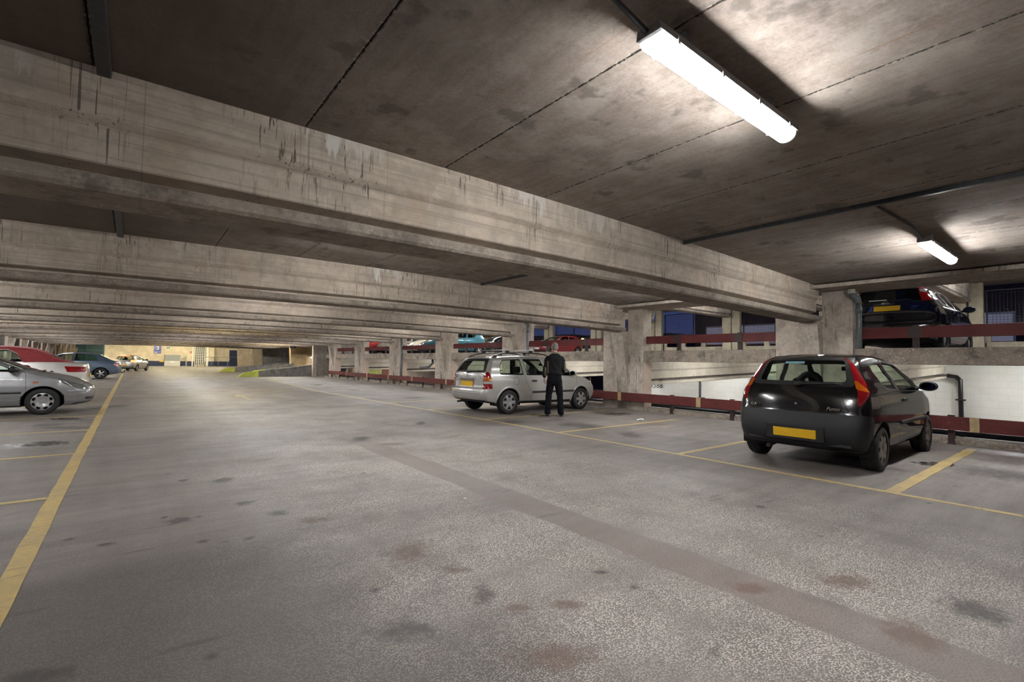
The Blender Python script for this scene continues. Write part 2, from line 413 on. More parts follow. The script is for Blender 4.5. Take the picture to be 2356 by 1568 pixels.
    oil = t.ramp(t.noise(t.coord((1, 1, 1), (3, 9, 0)), 1.25, 5, 0.6), 0.62, 0.72)
    col = t.mix(t.math('MULTIPLY', oil, 0.5), col, (0.055, 0.045, 0.04, 1))
    oil2 = t.ramp(t.noise(t.coord((0.6, 2.6, 1), (8, 1, 0)), 1.9, 4, 0.55), 0.66, 0.74)
    col = t.mix(t.math('MULTIPLY', oil2, 0.6), col, (0.05, 0.043, 0.04, 1))
    spot = t.math('MULTIPLY', t.ramp(t.voro(co, 2.3), 0.03, 0.09, 1.0, 0.0), t.ramp(t.noise(co, 2.3, 1), 0.45, 0.55))
    col = t.mix(t.math('MULTIPLY', spot, 0.75), col, (0.04, 0.036, 0.034, 1))
    lit = t.math('MULTIPLY', t.ramp(t.voro(t.coord((1, 1, 1), (5, 5, 0)), 1.1), 0.015, 0.025, 1.0, 0.0), 0.7)
    col = t.mix(lit, col, (0.62, 0.6, 0.56, 1))
    wet = None
    if stained:   # individual drips, rust blots and wet patches where they lie
        wob = t.math('MULTIPLY', t.math('SUBTRACT', t.noise(co, 9.0, 6, 0.8), 0.5), 2.6)
        brk = t.ramp(t.noise(co, 14.0, 5, 0.75), 0.26, 0.5, 0.25, 1.0)
        masks = {}
        for (x, y, rx, ry, an, k) in STAINS:
            mp = t.new('ShaderNodeMapping', vector_type='TEXTURE')
            mp.inputs['Location'].default_value = (x, y, 0); mp.inputs['Rotation'].default_value = (0, 0, an); mp.inputs['Scale'].default_value = (rx, ry, 1)
            g = t.new('ShaderNodeTexCoord'); t.link(g.outputs['Object'], mp.inputs[0])
            ln_ = t.new('ShaderNodeVectorMath', operation='LENGTH'); t.link(mp.outputs[0], ln_.inputs[0])
            f = t.ramp(t.math('ADD', ln_.outputs['Value'], wob), 0.45, 1.15, 1.0, 0.0)
            masks[k] = f if k not in masks else t.math('MAXIMUM', masks[k], f)
        col = t.mix(t.math('MULTIPLY', t.math('MULTIPLY', masks['b'], brk), 0.75), col, (0.10, 0.062, 0.046, 1))
        col = t.mix(t.math('MULTIPLY', t.math('MULTIPLY', masks['d'], brk), 0.88), col, (0.05, 0.043, 0.04, 1))
        col = t.mix(t.math('MULTIPLY', masks['w'], 0.8), col, (0.045, 0.04, 0.038, 1))
        wet = masks['w']
    t.bump(t.math('ADD', chip, t.math('MULTIPLY', t.noise(co, 30.0, 4), 0.6)), 0.35, 0.004)
    rg = t.ramp(t.noise(co, 0.8, 4), 0.35, 0.7, 0.56, 0.76)
    rg = t.math('SUBTRACT', rg, t.math('MULTIPLY', oil, 0.12))
    if wet is not None: rg = t.math('SUBTRACT', rg, t.math('MULTIPLY', wet, 0.48))
    return t.done(col, rg, Specular_IOR_Level=0.32)
M['floor'] = floor_mat()
M['floor_plain'] = floor_mat(False)

def paint_line():
    t = NT('worn_yellow_line_paint')
    co = t.coord()
    w = t.ramp(t.noise(co, 14.0, 5, 0.75), 0.42, 0.68)
    w2 = t.ramp(t.noise(t.coord((1, 1, 1), (3, 0, 0)), 2.2, 4, 0.6), 0.38, 0.66)
    col = t.mix(w2, (0.50, 0.355, 0.115, 1), (0.40, 0.30, 0.125, 1))
    col = t.mix(t.math('MULTIPLY', w, 0.55), col, (0.26, 0.215, 0.14, 1))
    cr = t.ramp(t.noise(t.coord((0.8, 9, 1)), 3.0, 3), 0.62, 0.68)
    col = t.mix(t.math('MULTIPLY', cr, 0.5), col, (0.14, 0.11, 0.07, 1))
    return t.done(col, 0.6)
M['line'] = paint_line()
M['line_worn'] = plain('nearly_worn_off_paint', (0.27, 0.215, 0.125), 0.6, 0, 0.3)

def red_rail():
    t = NT('scuffed_maroon_paint')
    co = t.coord()
    n = t.ramp(t.noise(co, 3.0, 4), 0.3, 0.7)
    col = t.mix(n, (0.085, 0.019, 0.018, 1), (0.118, 0.029, 0.027, 1))
    sc = t.ramp(t.noise(t.coord((3, 1, 6)), 7.0, 4, 0.7), 0.66, 0.70)
    sc = t.math('MULTIPLY', sc, t.ramp(t.noise(co, 1.1, 2), 0.5, 0.62))
    col = t.mix(t.math('MULTIPLY', sc, 0.8), col, (0.55, 0.48, 0.42, 1))
    gr = t.ramp(t.noise(t.coord((1, 0.3, 1), (6, 0, 0)), 4.0, 4), 0.58, 0.72)
    col = t.mix(t.math('MULTIPLY', gr, 0.35), col, (0.035, 0.022, 0.02, 1))
    return t.done(col, 0.6, Specular_IOR_Level=0.2)
M['rail'] = red_rail()
M['rail_post'] = plain('dark_rusty_steel_post', (0.040, 0.024, 0.022), 0.55, 0.2, 0.3)
M['rail_strap'] = plain('cream_rail_band', (0.36, 0.27, 0.14), 0.55, 0, 0.25)
M['black_pipe'] = plain('black_painted_steel', (0.008, 0.008, 0.009), 0.35, 0.0, 0.3)
M['grey_pipe'] = plain('grey_plastic_pipe', (0.115, 0.13, 0.135), 0.4, 0, 0.15)
M['pale_plastic'] = plain('pale_plastic', (0.42, 0.41, 0.38), 0.45)
M['conduit'] = plain('galvanised_conduit', (0.075, 0.08, 0.085), 0.4, 0.6, 0.2)
M['duct'] = plain('dark_painted_channel', (0.045, 0.05, 0.055), 0.45, 0.2, 0.2)
M['steel'] = plain('galvanised_steel', (0.35, 0.35, 0.34), 0.4, 0.8)
M['lime'] = concrete('yellow_green_kerb_paint', (0.50, 0.56, 0.10), 0.8, 0, 0.3, 0, speck=0.2, dark=0.4)
M['navy'] = plain('navy_dado_paint', (0.016, 0.028, 0.085), 0.5)
M['far_cream'] = concrete('cream_painted_blockwork', (0.72, 0.64, 0.49), 1.0, 0, 0.3, 0, blotch=0.08)
M['teal'] = plain('teal_window_frame', (0.05, 0.13, 0.145), 0.4)
M['teal_glass'] = plain('dark_teal_glazing', (0.03, 0.075, 0.085), 0.5)
M['white'] = plain('white_paint', (0.75, 0.74, 0.70), 0.45)
M['cabinet_grey'] = plain('grey_painted_metal', (0.24, 0.26, 0.28), 0.4)
M['cabinet_light'] = plain('light_grey_painted_metal', (0.52, 0.52, 0.52), 0.4)
M['sign_blue'] = plain('blue_sign_enamel', (0.02, 0.05, 0.36), 0.35)
M['sign_green'] = plain('green_sign_enamel', (0.02, 0.22, 0.08), 0.35)
M['black_paint'] = plain('black_lettering', (0.012, 0.012, 0.012), 0.5)
M['fire_red'] = plain('red_plastic', (0.5, 0.03, 0.02), 0.4)
M['dark_void'] = plain('unlit_dark_wall', (0.012, 0.011, 0.012), 0.9)

def block_wall():
    t = NT('white_painted_blockwork')
    q = t.xyz()
    vec = t.new('ShaderNodeCombineXYZ'); t.link(q['Y'], vec.inputs[0]); t.link(q['Z'], vec.inputs[1])
    b = t.new('ShaderNodeTexBrick'); t.link(vec.outputs[0], b.inputs['Vector'])
    b.inputs['Scale'].default_value = 1.0; b.inputs['Brick Width'].default_value = 0.46; b.inputs['Row Height'].default_value = 0.23
    b.inputs['Mortar Size'].default_value = 0.006
    b.inputs['Color1'].default_value = (0.62, 0.62, 0.57, 1); b.inputs['Color2'].default_value = (0.66, 0.65, 0.60, 1); b.inputs['Mortar'].default_value = (0.56, 0.555, 0.51, 1)
    n = t.ramp(t.noise(t.coord(), 1.4, 4), 0.4, 0.75)
    col = t.mix(t.math('MULTIPLY', n, 0.2), b.outputs['Color'], (0.45, 0.44, 0.38, 1))
    t.bump(b.outputs['Fac'], -0.3, 0.004)
    return t.done(col, 0.7)
M['blocks'] = block_wall()

def night_brick(name, c1, c2):
    t = NT(name)
    q = t.xyz()
    vec = t.new('ShaderNodeCombineXYZ'); t.link(q['Y'], vec.inputs[0]); t.link(q['Z'], vec.inputs[1])
    b = t.new('ShaderNodeTexBrick'); t.link(vec.outputs[0], b.inputs['Vector'])
    b.inputs['Scale'].default_value = 2.2
    b.inputs['Color1'].default_value = c4(c1); b.inputs['Color2'].default_value = c4(c2); b.inputs['Mortar'].default_value = (0.08, 0.07, 0.07, 1)
    return t.done(b.outputs['Color'], 0.9)
M['night_brick'] = night_brick('dark_red_brick', (0.10, 0.055, 0.05), (0.075, 0.042, 0.04))

# car materials
def car_paint(name, col, metal=0.0, rough=0.28, coat=1.0, dust=0.1):
    t = NT(name)
    f = t.noise(t.coord((1, 1, 1)), 420.0, 1)
    a = c4([v * 0.85 for v in col]); b = c4([min(1, v * 1.15) for v in col])
    d = t.ramp(t.noise(t.coord((1, 1, 1)), 2.2, 4), 0.35, 0.75, 0.0, dust)
    cc = t.mix(d, t.mix(t.ramp(f, 0.35, 0.65), a, b), (0.12, 0.105, 0.09, 1))
    return t.done(cc, rough, **{'Metallic': metal, 'Coat_Weight': coat, 'Coat_Roughness': 0.03})

def glass_mat(name, tint, gl=0.06):
    t = NT(name)
    t.n.remove(t.b)
    tr = t.new('ShaderNodeBsdfTransparent'); tr.inputs[0].default_value = c4(tint)
    gs = t.new('ShaderNodeBsdfGlossy'); gs.inputs['Roughness'].default_value = 0.02; gs.inputs[0].default_value = (0.9, 0.95, 1, 1)
    fr = t.new('ShaderNodeLayerWeight'); fr.inputs[0].default_value = 0.5
    nz = t.ramp(t.noise(t.coord(), 1.5, 3), 0.3, 0.7, 0.8, 1.2)
    f = t.math('MULTIPLY', t.math('MULTIPLY_ADD', t.math('POWER', fr.outputs['Facing'], 5.0), 0.9, gl), nz, clamp=True)
    mx = t.new('ShaderNodeMixShader'); t.link(f, mx.inputs[0]); t.link(tr.outputs[0], mx.inputs[1]); t.link(gs.outputs[0], mx.inputs[2])
    t.link(mx.outputs[0], t.n['Material Output'].inputs['Surface'])
    return t.m
M['glass'] = glass_mat('tinted_car_glass', (0.78, 0.88, 0.80))
M['glass_dark'] = glass_mat('privacy_car_glass', (0.30, 0.36, 0.34))
M['trim'] = plain('black_plastic_trim', (0.012, 0.012, 0.013), 0.45, 0, 0.2)
M['bumper'] = plain('dark_grey_bumper_plastic', (0.0105, 0.011, 0.013), 0.55, 0, 0.15)
M['tyre'] = plain('tyre_rubber', (0.012, 0.012, 0.012), 0.7, 0, 0.3)
M['hub'] = plain('silver_wheel_trim', (0.42, 0.42, 0.42), 0.32, 0.55, 0.1)
M['hub_dull'] = plain('dusty_wheel_trim', (0.20, 0.185, 0.165), 0.42, 0.4, 0.2)
M['well'] = plain('wheel_well_black', (0.006, 0.006, 0.006), 0.9)
M['interior'] = plain('dark_car_interior', (0.02, 0.021, 0.023), 0.8, 0, 0.2)
M['seat'] = plain('charcoal_seat_fabric', (0.026, 0.027, 0.03), 0.9, 0, 0.3)
M['plate'] = plain('yellow_number_plate', (0.78, 0.46, 0.015), 0.35, 0, 0.05)
M['plate_white'] = plain('white_number_plate', (0.7, 0.7, 0.68), 0.35, 0, 0.05)
M['plate_blue'] = plain('blue_plate_band', (0.02, 0.06, 0.3), 0.35)
M['chrome'] = plain('chrome', (0.75, 0.75, 0.76), 0.12, 1.0, 0.05)
M['mirror'] = plain('mirror_glass', (0.05, 0.07, 0.08), 0.05, 1.0, 0.05)
M['red_lens'] = plain('red_lamp_lens', (0.27, 0.006, 0.010), 0.12, 0, 0.25, Coat_Weight=1.0)
M['amber_lens'] = plain('amber_lamp_lens', (0.55, 0.12, 0.006), 0.12, 0, 0.2, Coat_Weight=1.0)
M['clear_lens'] = plain('clear_lamp_lens', (0.62, 0.64, 0.62), 0.08, 0.3, 0.25, Coat_Weight=1.0)
M['dark_lens'] = plain('smoked_lamp_lens', (0.16, 0.17, 0.16), 0.08, 0.2, 0.5, Coat_Weight=1.0)
M['brake_glow'] = glow('lit_brake_lamp', (1.0, 0.09, 0.03), 9.0)
M['paint_black'] = car_paint('black_car_paint', (0.004, 0.0045, 0.006), 0.0, 0.15, 1.0, 0.02)
M['paint_navy'] = car_paint('near_black_car_paint', (0.004, 0.005, 0.008), 0.0, 0.15, 1.0, 0.02)
M['paint_silver'] = car_paint('silver_car_paint', (0.50, 0.49, 0.46), 0.4, 0.34)
M['paint_grey'] = car_paint('steel_grey_car_paint', (0.30, 0.305, 0.315), 0.4, 0.32)
M['paint_white'] = car_paint('off_white_car_paint', (0.62, 0.61, 0.57), 0.2, 0.34)
M['paint_blue'] = car_paint('slate_blue_car_paint', (0.105, 0.15, 0.215), 0.3, 0.3)
M['paint_teal'] = car_paint('light_teal_car_paint', (0.035, 0.17, 0.215), 0.3, 0.3)
M['paint_red'] = car_paint('bright_red_car_paint', (0.45, 0.018, 0.02), 0.0, 0.3)
M['paint_crimson'] = car_paint('crimson_car_paint', (0.20, 0.008, 0.014), 0.0, 0.3)
M['paint_cream'] = car_paint('cream_car_paint', (0.62, 0.57, 0.42), 0.0, 0.35)
M['paint_deepteal'] = car_paint('dark_teal_car_paint', (0.008, 0.022, 0.028), 0.1, 0.3)
M['hood_red'] = plain('maroon_fabric_hood', (0.27, 0.035, 0.042), 0.85, 0, 0.12)
# man
M['skin'] = plain('skin', (0.55, 0.27, 0.20), 0.5, 0, 0.12, Subsurface_Weight=0.1)
M['hair'] = plain('short_grey_hair', (0.23, 0.215, 0.20), 0.85, 0, 0.4)
M['jacket'] = plain('black_jacket_nylon', (0.004, 0.0042, 0.005), 0.7, 0, 0.3, Specular_IOR_Level=0.25)
M['khaki'] = plain('khaki_jacket_panel', (0.15, 0.125, 0.085), 0.75, 0, 0.2)
M['trousers'] = plain('dark_navy_trouser_cloth', (0.0035, 0.004, 0.0058), 0.9, 0, 0.3, Specular_IOR_Level=0.2)
M['shoe'] = plain('black_shoe_leather', (0.006, 0.006, 0.007), 0.4, 0, 0.3)
M['lamp_glow'] = glow('lit_fluorescent_diffuser', (0.985, 0.985, 0.985), 160.0)
M['lamp_warm'] = glow('lit_warm_diffuser', (1.0, 0.88, 0.60), 170.0)
M['lamp_body'] = plain('grey_lamp_tray', (0.32, 0.32, 0.32), 0.5)
M['lamp_clip'] = glow('glowing_diffuser_end', (0.9, 0.9, 0.88), 1.1)

# ------------------------------------------------------------------ the building
XL, XR = -5.6, 11.4                     # column faces either side of the deck
YB = [-6.5, -1.2, 4.06, 9.12, 14.3, 19.6, 24.85, 30.2, 35.4, 40.6, 45.8, 51.0, 56.2, 61.4, 66.6, 71.8, 77.0]
def camber(x): return max(0.0, 1 - ((x - 3.0) / 8.4) ** 2)
def ztop(x): return 2.965 + 0.14 * camber(x)
def zbot(x): return 2.26 + 0.085 * camber(x)

def struct(o, label=None, cat=None, group=None): return tag(o, label, cat, group, 'structure')

def wavy_slab(name, x0, x1, y0, y1, fz, th, mat, n=24):
    bm = bmesh.new()
    xs = [x0 + (x1 - x0) * i / n for i in range(n + 1)]
    rows = [[bm.verts.new((x, y, fz(x) + dz)) for x in xs] for (y, dz) in ((y0, 0), (y1, 0), (y1, th), (y0, th))]
    for a in range(4):
        A, B = rows[a], rows[(a + 1) % 4]
        for i in range(n): bm.faces.new((A[i], A[i + 1], B[i + 1], B[i]))
    bm.faces.new([r[0] for r in rows]); bm.faces.new([r[-1] for r in rows][::-1])
    fix(bm)
    return mesh_obj(name, bm, mat)

# --- floor with its painted lines
floor = struct(boxo('floor', -8.0, 11.75, -6.0, 83.0, -0.3, 0.0, M['floor']), 'grey speckled asphalt floor of the parking deck', 'floor')
def line_quad(name, pts, parent=floor, th=0.004, mat='line'):
    bm = bmesh.new(); prism(bm, pts, 'z', 0.0, th); fix(bm)
    o = mesh_obj(name, bm, M[mat], parent)
    return o
def jag(x0, x1, y0, y1, along, seed, amp=0.008, step=0.22):
    """outline of a hand-painted strip with slightly ragged edges"""
    r = random.Random(seed); A, B = [], []
    if along == 'y':
        y = y0
        while y < y1:
            A.append((x0 + r.uniform(-amp, amp), y)); B.append((x1 + r.uniform(-amp, amp), y)); y += step
        A.append((x0, y1)); B.append((x1, y1))
    else:
        x = x0
        while x < x1:
            A.append((x, y0 + r.uniform(-amp, amp))); B.append((x, y1 + r.uniform(-amp, amp))); x += step
        A.append((x1, y0)); B.append((x1, y1))
    return B + A[::-1]
line_quad('lane_line', jag(-0.568, -0.452, -4, 46.0, 'y', 1, 0.006, 0.35))
line_quad('lane_line', jag(6.33, 6.41, -4, 9.0, 'y', 2, 0.004))
line_quad('lane_line', [(6.37 + 0.0, 9.0), (6.41, 9.0), (6.25, 14.0), (6.12, 21.0), (6.75, 33.0), (6.67, 33.0), (6.04, 21.0), (6.17, 14.0), (6.33, 9.0)])
for i, (y, xe, w) in enumerate([(1.53, 10.9, .065), (4.07, 10.6, .05), (6.63, 10.3, .045), (9.05, 10.6, .045), (11.7, 10.4, .045), (14.2, 10.4, .045)]):
    line_quad('bay_line', jag(6.41, xe, y - w, y + w, 'x', 10 + i, 0.006))
for i, y in enumerate([1.05, 3.7, 6.2, 8.8, 11.48, 14.1, 17.3, 20.2, 23.1, 26.0, 29.0, 32.0]):
    line_quad('bay_line', jag(-5.4, -0.568, y - .04, y + .04, 'x', 30 + i, 0.005))
# worn direction arrow part way down the lane, and old lines by the near right bay
line_quad('lane_arrow', [(2.95, 17.0), (3.05, 17.0), (3.05, 18.6), (3.3, 18.4), (3.0, 19.8), (2.7, 18.4), (2.95, 18.6)], mat='line_worn')
line_quad('lane_arrow', [(2.2, 52.0), (2.4, 52.0), (2.4, 55.0), (2.7, 54.6), (2.3, 57.5), (1.9, 54.6), (2.2, 55.0)], mat='line_worn')
line_quad('bay_line', jag(8.3, 9.5, 0.64, 0.7, 'x', 61, 0.01))
line_quad('bay_line', jag(7.8, 9.4, 0.36, 0.43, 'x', 62, 0.012))

# --- ceiling of planks, and the cross beams
px_ = [-7.5, -6.36, -5.14, -3.92, -2.70, -1.48, -.25, .97, 2.19, 3.41, 4.83, 6.05, 7.27, 8.49, 9.71, 11.75]
for i, (xa, xb) in enumerate(zip(px_, px_[1:])):
    r_ = ztop((xa + xb) / 2)
    struct(wavy_slab('ceiling', xa + .004, xb - .004, -6.5, 83.0, lambda x: ztop(x) if i else ztop(x), 0.2, M['ceiling'], 3), 'brown concrete ceiling plank running down the deck, ' + ['far left', 'second from the left', 'third from the left', 'fourth from the left', 'fifth from the left', 'left of the steel channel', 'right of the steel channel', 'left of the large strip light', 'over the left half of the large strip light', 'over the right end of the large strip light', 'left of the grey channel', 'right of the grey channel', 'left of the smaller strip light', 'over the smaller strip light', 'along the right column heads'][i], 'ceiling')

PROF = [(.245, 1.02), (.245, .475), (.238, .458), (.195, .418), (.19, .40), (.19, .19), (.18, .18), (.07, .15), (.07, .105), (.235, .10), (.246, .09), (.246, .025), (.222, 0.0)]
def beam(name, yc, x0, x1, zb, zt, mats, n=26, lip=0.16):
    """cambered concrete beam: stepped web, dark groove, bottom flange that runs a little past the web ends"""
    half = PROF
    full = [(-a, b) for a, b in half] + [(a, b) for a, b in half[::-1]]
    bm = bmesh.new(); nv = len(full)
    rings = []
    for i in range(n + 1):
        x = x0 + (x1 - x0) * i / n
        ring = []
        for (a, b) in full:
            h = zt(x) - zb(x)
            z = zb(x) + (b if b < 0.7 else h + 0.03)
            xx = x
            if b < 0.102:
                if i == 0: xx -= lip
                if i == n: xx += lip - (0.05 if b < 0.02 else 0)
            ring.append(bm.verts.new((xx, yc + a, z)))
        rings.append(ring)
    for i in range(n):
        for k in range(nv):
            f = bm.faces.new((rings[i][k], rings[i][(k + 1) % nv], rings[i + 1][(k + 1) % nv], rings[i + 1][k]))
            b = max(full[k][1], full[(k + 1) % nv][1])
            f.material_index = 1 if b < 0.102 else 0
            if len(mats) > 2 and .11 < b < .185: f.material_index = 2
    bm.faces.new(rings[0]); bm.faces.new(rings[-1][::-1])
    fix(bm)
    return mesh_obj(name, bm, mats)
ORD = ['behind the camera', 'just behind the camera', 'nearest and largest overhead', 'second from the front', 'third from the front', 'fourth from the front', 'fifth from the front', 'sixth from the front', 'seventh from the front']
for k, y in enumerate(YB[:13]):
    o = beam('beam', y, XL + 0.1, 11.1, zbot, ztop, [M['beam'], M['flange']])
    lab = 'long concrete ceiling beam across the deck, ' + (ORD[k] if k < len(ORD) else 'one of those far down the lane near the cream end wall')
    struct(o, lab, 'beam', 'cross beams of the parking deck')

# --- columns: two shafts with a wedge-shaped corbel between them that carries the beam
def column(yc, side, z0=-1.7, z1=4.9, w=0.74, name='column', painted=True):
    s = 1 if side == 'r' else -1
    xf = XR if side == 'r' else XL
    bm = bmesh.new()
    xb = xf + s * 0.36
    def bx(y0, y1, za, zb_, xa, xc, mi=0): box(bm, min(xa, xc), max(xa, xc), y0, y1, za, zb_, mi)
    bx(yc - w, yc - .2, z0, z1, xf, xb); bx(yc + .2, yc + w, z0, z1, xf, xb)
    bx(yc - .2, yc + .2, z0, 2.27, xf + s * .13, xb - s * 0.02)
    # corbel wedge
    zc = 2.268; d = 0.27
    A = [(xf - s * d, yc - .2, zc), (xf - s * d, yc + .2, zc), (xf - s * d, yc + .2, zc - .12), (xf - s * d, yc - .2, zc - .12),
         (xf + s * .14, yc + .2, zc), (xf + s * .14, yc - .2, zc), (xf + s * .125, yc - .17, 0.2), (xf + s * .125, yc + .17, 0.2)]
    v = [bm.verts.new(p) for p in A]
    for f in [(0, 1, 2, 3), (0, 5, 4, 1), (3, 2, 7, 6), (0, 3, 6, 5), (1, 4, 7, 2)]: bm.faces.new([v[i] for i in f])
    if painted:     # pale coat left on the near side face, lower storey only
        box(bm, min(xf + s * .02, xb), max(xf + s * .02, xb) + .005, yc - w - .006, yc - w + .01, 0.0, 1.38, 1)
    fix(bm)
    return mesh_obj(name, bm, [M['column'], M['pink_paint']])
CY = [y for y in YB if 0 < y < 36]
CN = ['behind the black hatchback', 'in front of the silver estate bonnet', 'above the silver estate roof', 'third beyond the silver estate', 'fourth from the front on the right', 'fifth from the front on the right', 'last before the ramp on the right']
for i, y in enumerate(CY):
    struct(column(y, 'r'), 'concrete column with wedge corbel, ' + CN[i], 'column', 'columns on the right of the deck')
for i in range(17):
    y = 8.0 + 4.5 * i
    struct(column(y, 'l', 0.0, 2.99, 1.05, painted=False), 'concrete column with wedge corbel on the dark left side of the deck', 'column', 'columns on the left of the deck')
# edge beams along the column heads
struct(boxo('beam', 10.72, 11.9, -6, 36.0, 2.885, 2.955, M['column']), 'flat concrete edge beam along the right column heads', 'beam')
# outer wall on the left, low and dark
struct(boxo('wall_left', -6.75, -6.45, -6, 83, 0.0, 1.15, M['column']), 'low concrete outer wall on the left', 'wall')
struct(boxo('wall_back', -8, 30, -6.6, -6.3, -2, 5.2, M['column']), 'concrete wall behind the camera', 'wall')

# --- edge of the upper half deck: kerb units between the columns, our own low kerb
for i in range(len(CY) + 1):
    y0 = -5.5 if i == 0 else CY[i - 1] + .75
    y1 = CY[i] - .75 if i < len(CY) else 37.0
    struct(boxo('kerb', 11.42, 11.68, y0, y1, 1.385, 1.695, M['kerb'], bev=.012), 'rough concrete kerb beam at the edge of the upper deck, between columns ' , 'kerb', 'kerb beams of the upper deck')['label'] = 'rough concrete kerb beam of the upper deck ' + (['behind the black hatchback', 'between the hatchback and the man', 'above the silver estate car', 'left of the silver estate roof', 'under the cream car', 'under the red hatchback', 'third from the ramp', 'beside the ramp panel'][i])
    struct(boxo('kerb', 11.33, 11.74, y0, y1, -0.02, 0.1, M['kerb'], bev=.012))['label'] = 'low rough kerb on the floor under the red rail ' + (['beside the black hatchback', 'left of the black hatchback', 'behind the silver estate car', 'left of the silver estate', 'fifth along', 'sixth along', 'seventh along', 'last, by the ramp'][i])

# --- upper half deck, seen through the openings
def up(x): return 1.60 + 0.022 * (x - 11.7)
struct(wavy_slab('floor', 11.6, 29.0, -6, 37.2, lambda x: up(x) - .05, .05, M['floor_plain'], 4), 'floor of the upper half deck', 'floor')
struct(boxo('ceiling', 11.7, 29.0, -6.3, 83.0, 4.92, 5.15, M['ceiling']), 'concrete ceiling over the upper half deck', 'ceiling')
for k, y in enumerate(YB[1:9]):
    struct(beam('beam', y, 11.85, 27.6, lambda x: 4.13, lambda x: 4.92, [M['beam'], M['flange']], 4, .12), 'pale concrete beam under the ceiling of the upper half deck', 'beam', 'beams of the upper half deck')
    struct(boxo('column', 27.75, 28.0, y - .62, y - .16, 1.7, 4.95, M['deck_edge'], bev=.02), 'far concrete column shaft of the upper deck beside the mesh screens', 'column', 'far columns of the upper deck')
    struct(boxo('column', 27.70, 28.0, y - .1, y + .42, 1.7, 4.14, M['deck_edge'], bev=.02), 'far concrete column under an upper deck beam', 'column', 'far beam columns of the upper deck')
# far parapet: rails of precast concrete with open slots, and mesh screens above
for k in range(len(YB[1:9])):
    y0 = YB[1 + k] + .45; y1 = YB[2 + k] - .65
    bm = bmesh.new()
    box(bm, 28.05, 28.2, y0, y1, 1.7, 2.44); box(bm, 28.05, 28.2, y0, y1, 2.76, 2.93)
    n = 3
    for i in range(n + 1):
        yy = y0 + (y1 - y0) * i / n
        box(bm, 28.05, 28.2, max(y0, yy - .14), min(y1, yy + .14), 2.44, 2.76)
    fix(bm)
    struct(mesh_obj('parapet', bm, M['deck_edge']), 'slotted cream concrete parapet at the far side of the upper deck', 'parapet', 'parapets of the upper deck')
    t = empty('mesh_screen', (28.12, (y0 + y1) / 2, 2.93))
    tag(t, 'dark wire mesh screen above the far parapet of the upper deck', 'screen', 'mesh screens of the upper deck')
    hw = (y1 - y0) / 2
    bm = bmesh.new()
    box(bm, -.025, .025, -hw, -hw + .05, 0, 1.7); box(bm, -.025, .025, hw - .05, hw, 0, 1.7); box(bm, -.025, .025, -hw, hw, 1.66, 1.7); box(bm, -.025, .025, -.03, .03, 0, 1.7)
    fix(bm); mesh_obj('screen_frame', bm, M['duct'], t)
    bm = bmesh.new()
    n = int(hw * 2 / .11)
    for i in range(1, n): box(bm, -.005, .005, -hw + i * .11 - .006, -hw + i * .11 + .006, 0, 1.68)
    for i in range(1, 16): box(bm, -.006, .006, -hw, hw, i * .11 - .006, i * .11 + .006)
    fix(bm); mesh_obj('wire_mesh', bm, M['duct'], t)

# --- lower half deck, painted pale, seen under the kerb
struct(boxo('floor', 11.8, 42, -6, 84, -1.95, -1.7, M['floor_plain']), 'floor of the lower half deck', 'floor')
def lo(x): return .66 + .026 * (min(x, 28.0) - 11.8)
for i in range(11): struct(wavy_slab('ceiling', 11.75 + 2.07 * i, 13.82 + 2.07 * i, -6, 46.0 if i < 1 else 61.0, lambda x, i=i: lo(12.785 + 2.07 * i) + .84, .03, M['cream'], 1), 'cream ceiling strip under the upper half deck', 'ceiling', 'ceiling strips of the lower deck')
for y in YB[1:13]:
    struct(beam('beam', y, 11.9 if y < 37 else 16.0, 22.9 if y < 16 else 27.5 if y < 37 else 34.0, lo, lambda x: lo(x) + .80, [M['cream'], M['cream'], M['groove_shade']], 4, .1), 'cream painted beam of the lower half deck', 'beam', 'beams of the lower half deck')
struct(boxo('wall_right', 22.85, 23.1, -6.3, 16.6, -1.7, 1.9, M['blocks']), 'white painted block wall of the lower deck', 'wall')
struct(boxo('wall_lower', 16.0, 42.0, 60.6, 60.9, -1.7, 1.9, M['pink_paint']), 'pale pink wall at the far side of the lower deck', 'wall')
# wall number on the white blocks, half behind the cream beam
text_obj('wall_number', '0 45388', .42, M['black_paint'], None, (22.83, 16.2, .13), (R(90), 0, R(-90)), .002)
tag(bpy.data.objects['wall_number'], 'black number painted high on the white block wall', 'number')
# recessed pink wall panels and the diagonal band of the lower ramp
for j, (xa, y0, y1) in enumerate([(24.0, 22.0, 26.2), (24.0, 26.6, 30.6)]):
    bm = bmesh.new()
    box(bm, xa, xa + .2, y0, y1, -1.7, .35)
    for a, b in ((y0, y0 + .3), (y1 - .3, y1)): box(bm, xa - .08, xa, a, b, -1.7, .35)
    box(bm, xa - .08, xa, y0, y1, .2, .35)
    fix(bm); struct(mesh_obj('wall_panel', bm, M['pink_paint']), 'pale pink panelled wall on the lower deck, ' + ['nearer' if j == 0 else 'farther'][0] + ' of two', 'wall')
bm = bmesh.new(); box(bm, 13.4, 13.6, 37.4, 49.0, -1.7, 1.45)
prism(bm, [(37.4, .62), (44, .98), (44, 1.12), (37.4, .78)], 'x', 13.3, 13.4); prism(bm, [(37.4, .0), (44, .45), (44, .6), (37.4, .15)], 'x', 13.3, 13.4); box(bm, 13.28, 13.4, 37.4, 38.0, -1.7, 1.45); box(bm, 13.28, 13.4, 42.0, 42.6, -1.7, 1.45)
fix(bm); struct(mesh_obj('wall_ramp', bm, M['pink_paint']), 'pale pink wall of the lower ramp with sloping bands', 'wall')

